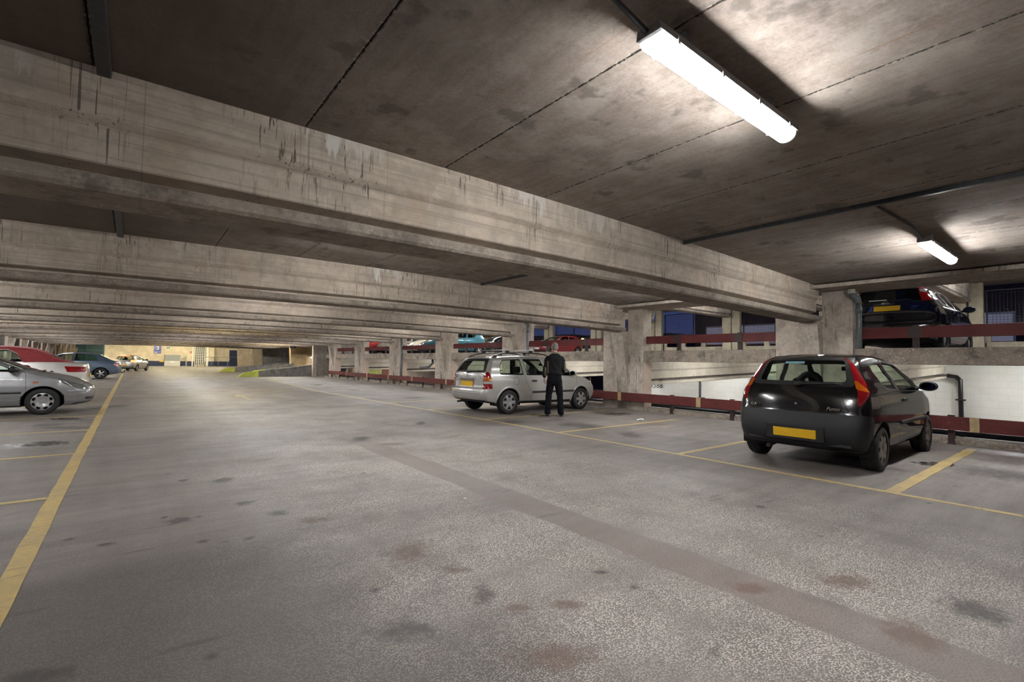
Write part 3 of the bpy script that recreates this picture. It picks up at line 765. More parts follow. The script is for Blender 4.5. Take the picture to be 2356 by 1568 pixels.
struct(boxo('wall_upper', 11.8, 29.0, 37.3, 37.5, 1.5, 4.92, M['panel']), 'board-marked concrete wall at the end of the upper deck', 'wall')
tag(empty('site_hoarding', (0, 0, 0)), 'yellow-green slatted boards against the far pink wall of the lower deck', 'hoarding')
_h = bpy.data.objects['site_hoarding']; _h.location = (24.4, 60.4, -1.7)
bm = bmesh.new()
for i in range(8): box(bm, -1.3 + i * .33, -1.0 + i * .33, -.04, .04, 0, 2.3)
fix(bm); mesh_obj('board', bm, plain('yellow_green_boards', (.50, .52, .16), .6, 0, .2), _h)
boxo('hoarding_rail', -1.3, 1.32, .04, .1, 1.0, 1.12, M['deck_edge'], _h)
struct(boxo('door_2', 26.0, 27.6, 60.45, 60.55, -1.7, .4, plain('brown_door_paint', (.16, .06, .035), .5)), 'brown door in the far pink wall of the lower deck', 'door')
# --- ramps at the far right
bm = bmesh.new(); prism(bm, [(5.9, 0.0), (12.0, .70), (24.0, 1.86), (24, 1.6), (12, .45), (6.4, -.2)], 'y', 37.85, 42.2); fix(bm)
struct(mesh_obj('ramp', bm, M['floor_plain']), 'up ramp between the two kerbs with yellow ends', 'ramp')
def ramp_kerb(y0, y1, xs, tip, top, lab, xe=10.6, ze=.87):
    k = empty('ramp_kerb', (xs, (y0 + y1) / 2, 0)); tag(k, lab, 'kerb', 'kerbs of the ramps')
    xm = xs + 1.25; zm = .43
    bm = bmesh.new(); prism(bm, [(tip - xs, 0), (xs + .45 - xs, .33), (xm - xs, zm), (xm - xs, -.1)], 'y', -(y1 - y0) / 2, (y1 - y0) / 2); fix(bm)
    mesh_obj('painted_end', bm, M['lime'], k)
    bm = bmesh.new(); prism(bm, [(xm - xs, -.1), (xm - xs, zm), (xe - xs, ze), (xe - xs, -.1)], 'y', -(y1 - y0) / 2, (y1 - y0) / 2); fix(bm)
    mesh_obj('kerb_wall', bm, M['ramp_kerb'], k)
    return k
ramp_kerb(37.55, 37.85, 5.75, 5.75, 0, 'near kerb of the up ramp with a bright yellow-green end')
ramp_kerb(42.2, 42.5, 7.1, 7.1, 0, 'inner kerb of the up ramp with a dull yellow end', 10.5, .95)
ramp_kerb(51.2, 51.6, 6.3, 6.3, 0, 'far dark kerb of the second ramp with a yellow-green end', 13.0, 1.02)
# board-marked panel wall beside the ramp with its post
p = empty('panel_wall', (11.2, 37.45, 0)); struct(p, 'board-marked grey concrete panel wall at the foot of the ramp', 'wall')
bm = bmesh.new(); box(bm, -.35, .72, -.06, .1, 0, 2.85)
for z in (.32, 1.28, 1.72): box(bm, -.38, .74, -.1, -.05, z, z + .12)
fix(bm); mesh_obj('panel', bm, M['panel'], p)
boxo('post', -.62, -.34, -.18, .12, 0, 2.9, M['column'], p, .015)
boxo('edge_post', .70, .86, -.14, .12, 0, 2.9, M['grey_pipe'], p, .01)
def pier(x, y, w, h, z0, mat, lab, tilt=.12):
    """precast pier panel that widens towards the top, with three recesses"""
    t = empty('ramp_pier', (x, y, z0)); struct(t, lab, 'pier', 'precast piers around the ramps')
    bm = bmesh.new()
    prism(bm, [(-w / 2, 0), (w / 2, 0), (w / 2 - .05, h), (-w / 2 - tilt, h)], 'y', 0, .35)
    a = -w / 2 + w * .38
    for z1, z2 in ((0, h * .08), (h * .30, h * .46), (h * .52, h * .6), (h * .92, h)): box(bm, a, w / 2 - .07, -.1, 0, z1, z2)
    prism(bm, [(-w / 2, 0), (a, 0), (a, h), (-w / 2 - tilt, h)], 'y', -.12, 0)
    prism(bm, [(w / 2 - .1, 0), (w / 2, 0), (w / 2 - .05, h), (w / 2 - .15, h)], 'y', -.12, 0)
    fix(bm); mesh_obj('pier_panel', bm, mat, t)
    return t
pc = pier(11.05, 43.0, 1.25, 2.2, .7, M['cream_panel'], 'warm cream precast pier with an UP sign by the ramp')
pier(11.4, 54.0, 1.9, 2.6, .3, M['panel'], 'grey precast pier between the two ramps')
pier(13.4, 56.0, 1.3, 2.6, .3, M['panel'], 'grey precast pier furthest right behind the ramp')
pier(10.2, 62.0, 1.5, 2.7, .1, M['cream_panel'], 'dim brown precast pier beside the blue door')
pier(12.55, 45.5, 1.3, 2.2, .7, M['cream_panel'], 'shaded brown precast pier behind the cream one')
struct(boxo('wall_ramp', 11.7, 20.0, 58.0, 58.3, 0, 1.8, M['blocks']), 'pale wall behind the grey ramp piers', 'wall')
u = tag(empty('direction_sign', (10.52, 42.84, 2.32)), 'small white UP sign on the cream pier', 'sign')
boxo('sign_plate', -.24, .24, -.01, .015, -.12, .12, M['plate_blue'], u)
text_obj('sign_lettering', 'UP', .2, M['white'], u, (0, -.014, 0), (R(90), 0, 0), .003)

# --- cream end wall with its fittings
YE = 83.0
bm = bmesh.new()
box(bm, -8, 9.55, YE, YE + .3, -.1, 3.3); box(bm, 9.55, 30, YE + 1.2, YE + 1.5, -.1, 3.3); box(bm, 9.5, 9.55, YE, YE + 1.2, -.1, 3.3)
fix(bm); struct(mesh_obj('wall_far', bm, M['far_cream']), 'cream end wall with a navy dado at the far end of the lane', 'wall')
struct(boxo('trim_1', -1.5, 7.05, YE - .02, YE, 0, .72, M['navy']), 'navy dado left of the block screen', 'trim')
struct(boxo('trim_2', 8.35, 9.5, YE - .02, YE, 0, .72, M['navy']), 'narrow navy dado right of the block screen', 'trim')
struct(boxo('trim_3', 9.56, 11.6, YE + 1.18, YE + 1.2, 0, .72, M['navy']), 'navy dado left of the blue door', 'trim')
d = struct(boxo('door_1', 11.62, 13.1, YE + 1.12, YE + 1.2, 0, 2.45, M['navy']), 'navy blue door at the far end of the deck', 'door')
boxo('door_handle', .05 + 11.62, .12 + 11.62, YE + 1.08, YE + 1.12, .95, 1.1, M['steel'], d)
w1 = struct(boxo('window_1', -6.4, -2.9, YE - .04, YE + .01, .4, 3.2, M['teal_glass']), 'dark teal glazed window in the far wall', 'window')
bm = bmesh.new()
for x in (-6.4, -4.75, -3.08): box(bm, x, x + .16, YE - .1, YE - .04, .4, 3.2)
for z in (.4, 1.95, 3.05): box(bm, -6.4, -2.92, YE - .1, YE - .04, z, z + .14)
fix(bm); mesh_obj('window_frame', bm, M['teal'], w1)
def wthing(name, x, z, lab, cat, y=YE): return tag(empty(name, (x, y - .02, z)), lab, cat)
s3 = wthing('level_sign', 2.73, 2.3, 'blue level sign with a white number 3 on the end wall', 'sign')
boxo('sign_plate', -.40, .40, -.03, 0, -.55, .62, M['sign_blue'], s3)
text_obj('sign_number', '3', .78, M['white'], s3, (0.02, -.035, .16), (R(90), 0, 0), .01)
boxo('sign_text_line', -.33, .05, -.035, -.03, -.36, -.29, M['white'], s3); boxo('sign_text_line', .08, .35, -.035, -.03, -.38, -.30, M['white'], s3); boxo('sign_text_line', -.33, .0, -.035, -.03, -.47, -.42, M['white'], s3)
ex = wthing('exit_sign', 4.0, 2.55, 'small green and white exit sign beside the level sign', 'sign')
boxo('sign_plate', -.36, .3, -.05, 0, -.14, .14, M['white'], ex); boxo('green_panel', -.26, .14, -.055, -.05, -.1, .12, M['sign_green'], ex)
boxo('arrow', -.16, .02, -.06, -.055, -.02, .03, M['white'], ex)
cb = tag(empty('cabinet', (4.42, YE - .75, 0)), 'two-tone grey metal cabinet against the end wall', 'cabinet')
boxo('cabinet_body', -.9, .9, -.3, .7, 0, .75, M['cabinet_light'], cb, .02); boxo('cabinet_lid', -.9, .9, -.3, .7, .752, 1.6, M['cabinet_grey'], cb, .02)
boxo('cabinet_label', -.25, .25, -.315, -.302, .52, .68, M['white'], cb)
pb = tag(boxo('painted_post_end', 3.0, 3.48, YE - .1, YE - .02, .58, .76, M['plate']), 'small yellow block low on the wall beside the cabinet', 'block')
gs = struct(empty('window_2', (7.7, YE - .04, 0)), 'white open block screen panel in the end wall', 'window')
bm = bmesh.new()
for i in range(6): box(bm, -.62 + i * .235, -.54 + i * .235, -.12, .02, .2, 2.95)
for j in range(12): box(bm, -.62, .63, -.12, .02, .2 + j * .245, .27 + j * .245)
fix(bm); mesh_obj('screen_blocks', bm, M['white'], gs); boxo('screen_backing', -.62, .63, .0, .02, .2, 2.95, M['dark_void'], gs)
struct(boxo('column', 6.75, 6.9, YE - .12, YE, 0, 3.1, M['white']), 'narrow white pilaster left of the block screen', 'column')
struct(boxo('column', 8.45, 8.75, YE - .3, YE, 0, 3.1, M['white']), 'white pilaster right of the block screen', 'column')
fa = wthing('fire_alarm', 6.6, 2.0, 'small red call point left of the block screen', 'alarm'); boxo('alarm_box', -.12, .12, -.06, 0, -.12, .12, M['fire_red'], fa); boxo('alarm_button', -.04, .04, -.075, -.06, -.04, .04, M['white'], fa)
bl = tag(empty('wall_bracket', (5.9, YE - .4, 0)), 'leaning grey metal stand right of the grey cabinet', 'stand')
boxo('stand_post', .1, .24, -.05, .05, 0, 1.45, M['steel'], bl); tubeo('stand_arm', [(-.4, 0, .9), (.12, 0, 1.4)], .03, M['steel'], bl); boxo('stand_foot', -.3, .3, -.2, .2, 0, .06, M['steel'], bl)
hr = tag(empty('handrail', (7.2, 76.0, 0)), 'grey tubular handrail in front of the far doorway', 'railing')
tubeo('top_rail', [(-.35, 0, .0), (-.3, 0, 1.2), (0, 0, 1.36), (4.3, 0, 1.38)], .03, M['cabinet_grey'], hr)
for x in (1.2, 2.0, 3.1): tubeo('post', [(x, 0, 0), (x, 0, 1.37)], .03, M['cabinet_grey'], hr)

# --- guard rails
def rail_thing(lab, y0, y1, x, z0, z1, posts, straps, foot, grp, th=.07, splay=0.0):
    g = empty('guard_rail', (x, (y0 + y1) / 2, foot)); tag(g, lab, 'guard rail', grp)
    yc = (y0 + y1) / 2
    boxo('rail_board', -th / 2, th / 2, y0 - yc, y1 - yc, z0 - foot, z1 - foot, M['rail'], g, .008)
    for y in posts:
        bm = bmesh.new(); box(bm, th / 2, th / 2 + .07, y - yc - .045, y - yc + .045, 0, z1 - foot + .02); box(bm, th / 2 - .02, th / 2 + .13, y - yc - .06, y - yc + .06, 0, .015)
        if splay: box(bm, -th / 2 - .01, -th / 2, y - yc - .1, y - yc + .1, z0 - foot, z1 - foot)
        fix(bm); mesh_obj('post', bm, M['rail_post'], g)
    for y in straps: boxo('joint_band', -th / 2 - .006, th / 2 + .004, y - yc - .06, y - yc + .06, z0 - foot - .004, z1 - foot + .004, M['rail_strap'], g)
    return g
posts = [-2.0, .2, 1.85, 5.78, 7.42, 11.0, 12.6, 16.3, 17.9, 21.4, 23.1, 26.6, 28.4, 31.9, 33.6]
rail_thing('long low maroon guard rail running in front of the columns', -4.0, 35.9, 11.27, .25, .485, posts, [1.54, 6.6, 9.1, 11.7, 19.0, 22.4, 25.3, 28.4, 32.0], 0.0, 'maroon guard rails')
UN = ['behind the black hatchback', 'between the hatchback and the man', 'above the silver estate car', 'left of the silver estate roof rails', 'in front of the cream car', 'in front of the red hatchback', 'third from the ramp', 'nearest the ramp panel']
for i in range(len(CY) + 1):
    y0 = -5.0 if i == 0 else CY[i - 1] + .76
    y1 = CY[i] - .76 if i < len(CY) else 37.0
    ps = [2.36] if i == 0 else ([y0 + .85, y1 - .95] if i < len(CY) else [y0 + .4])
    if i == 1: ps = [7.36, 5.7]
    rail_thing('maroon guard rail on the upper kerb, ' + UN[i], y0, y1, 11.52, 1.885, 2.10, ps, [], 1.695, 'maroon guard rails', .05, 1)

# --- pipes and conduits
def pipe_thing(name, pts, r, mat, lab, cat='pipe', group=None):
    p0 = Vector(pts[0]); t = tubeo(name, [Vector(p) - p0 for p in pts], r, mat, None, 10); t.location = p0
    return tag(t, lab, cat, group)
for i, (y, lab) in enumerate([(CY[0] - .86, 'beside the column behind the black hatchback'), (CY[2] - .86, 'beside the column above the silver estate'), (CY[4] - .86, 'beside the column left of the cream car')]):
    t = empty('drain_pipe', (11.36, y, 1.7)); tag(t, 'grey plastic drain pipe with an elbow ' + lab, 'pipe', 'drain pipes on the columns')
    tubeo('pipe_run', [(0, 0, -1.7 if i else 0.0), (0, 0, .92)], .052, M['grey_pipe'], t, 12)
    tubeo('pipe_elbow', [(0, 0, .9), (0, .02, 1.0), (-.03, .1, 1.06), (-.03, .11, 1.2)], .06, M['grey_pipe'], t, 12)
    tubeo('pipe_collar', [(-.03, .11, 1.1), (-.03, .11, 1.26)], .066, M['pale_plastic'], t, 12)
    tubeo('pipe_collar', [(0, 0, .70), (0, 0, .80)], .062, M['grey_pipe'], t, 12)
pipe_thing('drain_pipe', [(11.75, 21.2, 1.38), (11.75, 21.2, 1.2), (11.72, 21.5, 1.02), (11.7, 22.4, .96)], .06, M['grey_pipe'], 'short bent grey pipe under the kerb below the cream car')
t = empty('drain_pipe', (22.75, 3.45, -1.7)); tag(t, 'black drain pipe with an elbow on the white block wall', 'pipe')
tubeo('pipe_run', [(0, 0, 0), (0, 0, 2.6), (0, .1, 2.72), (0, .34, 2.76)], .07, M['black_pipe'], t, 10)
for z in (.9, 1.9): boxo('pipe_clip', -.09, .08, -.13, .13, z, z + .05, M['black_pipe'], t)
t = empty('drain_pipe', (22.78, 13.3, -1.7)); tag(t, 'thin dark pipe down the white block wall right of the number', 'pipe')
tubeo('pipe_run', [(0, 0, 0), (0, 0, 2.6)], .05, M['black_pipe'], t, 10); boxo('pipe_clip', -.06, .05, -.25, .08, 1.3, 1.36, M['black_pipe'], t)
# black service rail beyond the low kerb
for z in (.13, .0):
    pipe_thing('service_pipe', [(11.98, -5, z), (11.98, 36, z)], .05, M['black_pipe'], 'long black pipe beyond the low kerb, ' + ('upper' if z else 'lower') + ' of two', 'pipe', 'black pipes behind the kerb')
# ceiling channel ducts, conduits
def along_ceiling(name, x, y0, y1, w, h, mat, lab, cat, grp=None):
    t = boxo(name, -w / 2, w / 2, 0, y1 - y0, -h, 0, mat, None, .006); t.location = (x, y0, ztop(x)); return tag(t, lab, cat, grp)
BAY = [(YB[i] + .235, YB[i + 1] - .235) for i in range(1, 9)]
for i, (a, b) in enumerate(BAY[:3]):
    along_ceiling('cable_channel', -.2, a, b, .07, .05, M['duct'], 'dark steel channel on the ceiling left of the lane, ' + ['above the camera', 'behind the nearest beam', 'behind the second beam'][i], 'cable channel', 'ceiling channels')
    along_ceiling('cable_channel', 6.12, a, b, .055, .05, M['conduit'], 'grey channel on the ceiling right of the lane, ' + ['above the black hatchback', 'behind the nearest beam', 'behind the second beam'][i], 'cable channel', 'ceiling channels')

# --- fluorescent lamps: one pattern, each a thing with tray, diffuser, end caps and clips
LAMPS = []
def lamp(x, yc, zc, lab, watts, first=[None], length=1.62, warm=False, rot=0.0, group_='strip lights', bare=False):
    global WARM
    if first[0] is None:
        t = empty('strip_light', (0, 0, 0))
        L = length / 2
        bm = bmesh.new(); prism(bm, [(-.066, 0), (.066, 0), (.072, -.045), (-.072, -.045)], 'x', -L, L); fix(bm); mesh_obj('lamp_tray', bm, M['lamp_body'], t)
        bm = bmesh.new()
        prof = [(.062 * math.cos(math.pi * i / 10), -.047 - .062 * math.sin(math.pi * i / 10) ** .8) for i in range(11)]
        prism(bm, prof, 'x', -L + .03, L - .03); fix(bm)
        df = mesh_obj('diffuser', bm, M['lamp_glow'], t); WARM = df.data.copy(); WARM.materials[0] = M['lamp_warm']
        for s in (-1, 1):
            bm = bmesh.new(); prism(bm, [(a * 1.02, b) for a, b in prof], 'x', s * (L - .03), s * (L - .018)); fix(bm); mesh_obj('end_cap', bm, M['lamp_clip'], t)
        for i in range(4):
            for s in (-1, 1): boxo('clip', -L + .15 + i * (length - .3) / 3 - .009, -L + .15 + i * (length - .3) / 3 + .009, s * .075 - .004, s * .075 + .004, -.066, -.03, M['lamp_body'], t)
        for s in (-.5, .5): boxo('bracket', s - .02, s + .02, -.03, .03, 0, .095, M['lamp_body'], t)
        first[0] = t
    else:
        t = copy_tree(first[0])
        if bare:
            for c in list(t.children):
                if c.name.startswith('bracket'): bpy.data.objects.remove(c)
    t.location = (x, yc, zc); t.rotation_euler = (0, 0, rot)
    tag(t, lab, 'strip light', group_)
    if warm:
        for c in t.children:
            if c.name.startswith('diffuser'): c.data = WARM
    return t
def lz(x): return ztop(x) - .10
PW = 46
lamp(2.76, 1.41, lz(2.76), 'large bright strip light overhead, nearest of the lit lamps', PW)
lamp(8.50, 1.47, lz(8.50), 'smaller bright strip light above the black hatchback', PW)
lamp(-4.25, 1.42, lz(-4.25), 'unseen strip light added over the left bays beside the camera', PW)  # unseen lamp added to brighten the left of the nearest beam
for k in range(2, 17):
    ym = (YB[k] + (YB[k + 1] if k < 16 else 82.4)) / 2 - (.45 if k == 2 else 0)
    warm = 9 <= k <= 12 or k == 5 or k > 13
    if k > 12:
        for x in (-1.5, 2.93, 6.5, 9.6): lamp(x, ym, ztop(x) - .015, 'unseen strip light added behind the ceiling beams near the cream end wall', PW, warm=True, bare=True)  # unseen lamps added to brighten the end wall
        continue
    lamp(2.93, ym, lz(2.93), 'strip light hidden behind the ceiling beams further down the lane', PW * (1.15 if k < 9 else 1.5), warm=warm)
    if k < 9: lamp(9.05, ym, lz(9.05), 'strip light hidden behind the ceiling beams over the right bays', PW * 1.1)
    if k < 12: lamp(-3.6, ym, lz(-3.6), 'unseen strip light added behind the ceiling beams over the left bays', PW * .6)  # unseen row added to brighten the cars and beams on the left
for y in (1.45, 6.6, 11.7, 16.95, 22.2, 27.5, 33, 43, 48.4, 53.6, 58.7):
    for x in ((14.855, 21.065) if y < 40 else (21.065, 27.275) if y != 43 else (12.785, 21.065, 27.275)): lamp(x, y, lo(x) + .825, 'unseen strip light added under the lower deck ceiling', PW, bare=True, group_='added strip lights of the lower deck')  # unseen lamps added to light the walls and beams down here
for y in (1.45, 6.6, 11.7, 16.95, 22.2, 27.5, 33):
    for x in (14.4, 19.0, 24.0): lamp(x, y, 4.79, 'unseen strip light added under the upper deck ceiling', PW, group_='added strip lights of the upper deck')  # unseen lamps added to light the upper beams and parked cars
for x, y in ((8.6, 38.6), (9.0, 43.4), (10.2, 48.4), (10.6, 58.5)): lamp(x, y, ztop(x) - .015, 'unseen strip light added behind the ceiling beams above the ramps', PW, warm=y < 45, bare=True)  # unseen lamps added to light the piers around the ramps
# bent conduits feeding the two visible lamps
pipe_thing('conduit', [(.9, 1.45, ztop(.9) - .02), (1.55, 1.47, ztop(1.5) - .02), (1.7, 1.45, ztop(1.7) - .03), (1.95, 1.42, lz(1.95) - .02)], .014, M['conduit'], 'thin metal conduit running into the large strip light', 'conduit', 'lamp conduits')
pipe_thing('conduit', [(6.15, 1.58, ztop(6.15) - .02), (7.4, 1.52, ztop(7.4) - .02), (7.69, 1.48, lz(7.69) - .02)], .013, M['conduit'], 'thin metal conduit running into the smaller strip light', 'conduit', 'lamp conduits')

# --- outside, at dusk beyond the upper deck
def building(x, y0, y1, z1, lab, wins):
    b = empty('building', (x, (y0 + y1) / 2, -6)); tag(b, lab, 'building', 'buildings beyond the car park')
    yc = (y0 + y1) / 2
    boxo('wall', 0, 8, y0 - yc, y1 - yc, 0, z1 + 6, M['night_brick'], b)
    for (a, c, za, zb_, mt) in wins:
        f = boxo('window', -.06, .0, a - yc, c - yc, za + 6, zb_ + 6, M['white'], b)
        boxo('pane', -.08, -.06, a - yc + .12, c - yc - .12, za + 6.12, zb_ + 5.88, mt, f)
    return b
lit = glow('curtained_window', (.50, .50, .66), .16)
lit2 = glow('lit_shop_window', (1.0, .38, .1), .7)
building(44, 2, 26.2, 11, 'dark brick building with pale curtained windows beyond the upper deck', [(18.5, 25.0, 3.2, 5.0, lit), (14.0, 16.2, 3.4, 5.4, lit), (8.8, 10.6, 3.2, 5.6, lit), (4, 5.6, 3.0, 5, lit)])
building(60, -30, 3, 14, 'dark brick building at the right beyond the mesh screen', [(-6, -2, 4.2, 6, lit)])
building(70, 46, 70, 6.5, 'low dark building left of the street lamp with an orange lit front', [(50, 58, 2.6, 4.2, lit2)])
building(75, 74, 130, 7.5, 'long dark building in the distance', [(80, 84, 3, 4.5, lit2)])
sl = tag(empty('street_lamp', (34.0, 31.6, -5)), 'street lamp glowing orange beyond the upper deck', 'street lamp')
tubeo('lamp_post', [(0, 0, 0), (0, 0, 8.45), (-.3, 0, 8.6)], .07, M['duct'], sl)
bm = bmesh.new(); bmesh.ops.create_uvsphere(bm, u_segments=14, v_segments=8, radius=.11); bmesh.ops.scale(bm, vec=(1.5, 1, .7), verts=bm.verts); bmesh.ops.translate(bm, vec=(-.42, 0, 8.56), verts=bm.verts)
mesh_obj('lamp_head', bm, glow('sodium_lamp', (1.0, .40, .06), 60), sl, True)
ld = bpy.data.lights.new('sodium_light', 'POINT'); ld.energy = 250; ld.color = (1, .5, .15); ld.shadow_soft_size = .12
lo_ = bpy.data.objects.new('sodium_light', ld); COL.objects.link(lo_); lo_.parent = sl; lo_.location = (-.6, 0, 8.5)
bark = plain('dark_bark', (.02, .016, .014), .9)
def tree(x, y, h, seed, lab):
    r = random.Random(seed); bm = bmesh.new()
    def br(p, d, L, rad, lev):
        q = p + d * L
        tube(bm, [p, p + d * L * .5 + Vector((r.uniform(-.05, .05) * L, r.uniform(-.05, .05) * L, 0)), q], [rad, rad * .8, rad * .6], 5)
        if lev == 0: return
        for i in range(3 if lev > 1 else 4):
            nd = (d + Vector((r.uniform(-.8, .8), r.uniform(-.8, .8), r.uniform(-.1, .6)))).normalized()
            br(p + d * L * r.uniform(.6, 1), nd, L * r.uniform(.6, .78), rad * .55, lev - 1)
    br(Vector((0, 0, 0)), Vector((0, 0, 1)), h * .36, .16, 4)
    o = mesh_obj('bare_tree', bm, bark); o.location = (x, y, -6); return tag(o, lab, 'tree', 'bare trees at dusk')
tree(43.6, 33.0, 12, 3, 'bare winter tree against the blue sky left of the brick building')
tree(48, 46, 14, 5, 'bare winter tree lit orange behind the crimson car')
struct(boxo('ground', 26, 200, -80, 200, -6.3, -6.0, M['dark_void']), 'dark ground outside the car park', 'ground')

# ------------------------------------------------------------------ cars
def rpoly(pts, r=0.03, n=3):
    """round the corners of a polygon"""
    out = []; N = len(pts)
    for i in range(N):
        p = Vector(pts[i]); a = Vector(pts[i - 1]); b = Vector(pts[(i + 1) % N])
        da, db = a - p, b - p
        rr_ = min(r, da.length * .45, db.length * .45)
        s, e = p + da.normalized() * rr_, p + db.normalized() * rr_
        for k in range(n + 1):
            t = k / n
            out.append(tuple(s * (1 - t) ** 2 + p * 2 * t * (1 - t) + e * t * t))
    return out

def inset(pts, d):
    """move every edge of a polygon inwards by d"""
    A = sum(pts[i - 1][0] * pts[i][1] - pts[i][0] * pts[i - 1][1] for i in range(len(pts)))
    sg = 1 if A > 0 else -1
    out = []; N = len(pts)
    for i in range(N):
        p = Vector(pts[i]); a = (p - Vector(pts[i - 1])); b = (Vector(pts[(i + 1) % N]) - p)
        if a.length < 1e-6 or b.length < 1e-6: out.append(tuple(p)); continue
        a.normalize(); b.normalize()
        na, nb = Vector((-a.y, a.x)) * sg, Vector((-b.y, b.x)) * sg
        m_ = na + nb
        if m_.length < 1e-6: out.append(tuple(p)); continue
        m_ = m_ / max(.35, m_.length_squared / 2)
        out.append(tuple(p + m_ * d))
    return out

def in_poly(poly, u, v):
    c = False; j = len(poly) - 1
    for i in range(len(poly)):
        (xi, yi), (xj, yj) = poly[i], poly[j]
        if (yi > v) != (yj > v) and u < (xj - xi) * (v - yi) / (yj - yi) + xi: c = not c
        j = i
    return c

class Shell:
    """a car body: one smooth closed surface from four side-view curves and a width table; panels are cut out of it"""
    def __init__(s, sp):
        s.sp = sp; s.L = sp['L']; zs = sp.get('zs', 1.0)
        Z = lambda c: [(x, z * zs) for x, z in c]
        T, Rr, F, B = (catmull(Z(sp[k]), 0) for k in ('top', 'rear', 'front', 'bottom'))
        res = sp.get('res', 1.0)
        na, nb, nt = int(64 * res), int(30 * res), int(26 * res)
        ra, rb, rt = sp.get('ra', .035), sp.get('rb', .14), sp.get('rt', .13)
        def axis(n, r):
            inner = [-(1 - r) + 2 * (1 - r) * i / n for i in range(n + 1)]
            return [-1, -1 + .3 * r, -1 + .65 * r] + inner + [1 - .65 * r, 1 - .3 * r, 1]
        A, Bx, Tx = axis(na, ra), axis(nb, rb), axis(nt, rt)
        rad = (ra, rb, rt)
        wz = [(z * zs, w) for z, w in sp['wz']]; px = sp['px']
        c00, c10, c01, c11 = B(0), B(1), T(0), T(1)
        crown, bowR, bowF = sp.get('crown', .035), sp.get('bowR', .07), sp.get('bowF', .22)
        def pos(p):
            q = [max(-(1 - rad[i]), min(1 - rad[i], p[i])) for i in range(3)]
            d = [(p[i] - q[i]) / rad[i] for i in range(3)]
            n = math.sqrt(sum(v * v for v in d))
            if n > 1e-9: p = [q[i] + rad[i] * d[i] / n for i in range(3)]
            a, b, t = (p[0] + 1) / 2, (p[1] + 1) / 2, p[2]
            P = B(a) * (1 - b) + T(a) * b + Rr(b) * (1 - a) + F(b) * a - (c00 * (1 - a) * (1 - b) + c10 * a * (1 - b) + c01 * (1 - a) * b + c11 * a * b)
            x, z = P.x, P.y
            w = interp(wz, z) * interp(px, x)
            y = t * w
            at = abs(t)
            x += bowR * at ** 2.6 * max(0, 1 - a * 4) ** 1.5 - bowF * at ** 2.6 * max(0, a * 3.2 - 2.2) ** 1.3
            z -= crown * at ** 2.2 * b ** 3
            return (x, y, z)
        bm = s.bm = bmesh.new(); vd = {}
        def V(i, j, k):
            if (i, j, k) not in vd: vd[(i, j, k)] = bm.verts.new(pos((A[i], Bx[j], Tx[k])))
            return vd[(i, j, k)]
        I, J, K = len(A) - 1, len(Bx) - 1, len(Tx) - 1
        for i in range(I):
            for k in range(K):
                for j in (0, J): bm.faces.new((V(i, j, k), V(i + 1, j, k), V(i + 1, j, k + 1), V(i, j, k + 1)))
            for j in range(J):
                for k in (0, K): bm.faces.new((V(i, j, k), V(i + 1, j, k), V(i + 1, j + 1, k), V(i, j + 1, k)))
        for j in range(J):
            for k in range(K):
                for i in (0, I): bm.faces.new((V(i, j, k), V(i, j + 1, k), V(i, j + 1, k + 1), V(i, j, k + 1)))
        fix(bm); bm.normal_update()
        s.bvh = BVHTree.FromBMesh(bm)
        bm.faces.ensure_lookup_table()
        s.fn = []
        for f in bm.faces: s.fn.append([(v.co.copy(), v.normal.copy()) for v in f.verts])
        s.zs = zs
    def normal(s, p):
        loc, n, i, d = s.bvh.find_nearest(p)
        acc = Vector((0, 0, 0))
        for co, nn in s.fn[i]:
            acc += nn / max(1e-5, (co - p).length_squared)
        return acc.normalized()
    def surf(s, axis, u, v, sg):
        """point of the surface at (u, v) looking along an axis from side sg"""
        if axis == 'y': o, d = Vector((u, sg * 3, v)), Vector((0, -sg, 0))
        elif axis == 'x': o, d = Vector((s.L / 2 + sg * 6, u, v)), Vector((-sg, 0, 0))
        else: o, d = Vector((u, v, 4)), Vector((0, 0, -1))
        loc, n, i, dist = s.bvh.ray_cast(o, d)
        if loc is None: loc = s.bvh.find_nearest(o + d * 2.2)[0]
        return loc, s.normal(loc)
    def frame(s, axis, sg):
        k = .70710678
        if axis == 'y': return Vector((1, 0, 0)), Vector((0, 0, 1)), Vector((0, sg, 0)), 0
        if axis == 'x': return Vector((0, 1, 0)), Vector((0, 0, 1)), Vector((sg, 0, 0)), 0
        if axis == 'z': return Vector((1, 0, 0)), Vector((0, 1, 0)), Vector((0, 0, sg)), 0
        if axis == 'dr': return Vector((k, k * sg, 0)), Vector((0, 0, 1)), Vector((-k, k * sg, 0)), 0          # rear corner
        if axis == 'df': return Vector((-k, k * sg, 0)), Vector((0, 0, 1)), Vector((k, k * sg, 0)), k * s.L     # front corner
    def cut(s, axis, poly, sg=1, lim=0.12, any_=False, box_=None):
        U, V, N, u0 = s.frame(axis, sg)
        if axis != 'z': poly = [(u, v * s.zs) for u, v in poly]
        bm = s.bm; bm.normal_update()
        us = [p[0] for p in poly]; vs = [p[1] for p in poly]
        b0, b1, c0, c1 = min(us) - .01, max(us) + .01, min(vs) - .01, max(vs) + .01
        def bb(f):
            a = [v.co.dot(U) + u0 for v in f.verts]; b = [v.co.dot(V) for v in f.verts]
            return min(a), max(a), min(b), max(b)
        def ok(f):
            if not any_ and f.normal.dot(N) < lim: return False
            if box_ and not box_(f.calc_center_median()): return False
            return True
        cand = []
        for f in bm.faces:
            q = bb(f)
            if q[1] < b0 or q[0] > b1 or q[3] < c0 or q[2] > c1 or not ok(f): continue
            cand.append(f)
        n = len(poly)
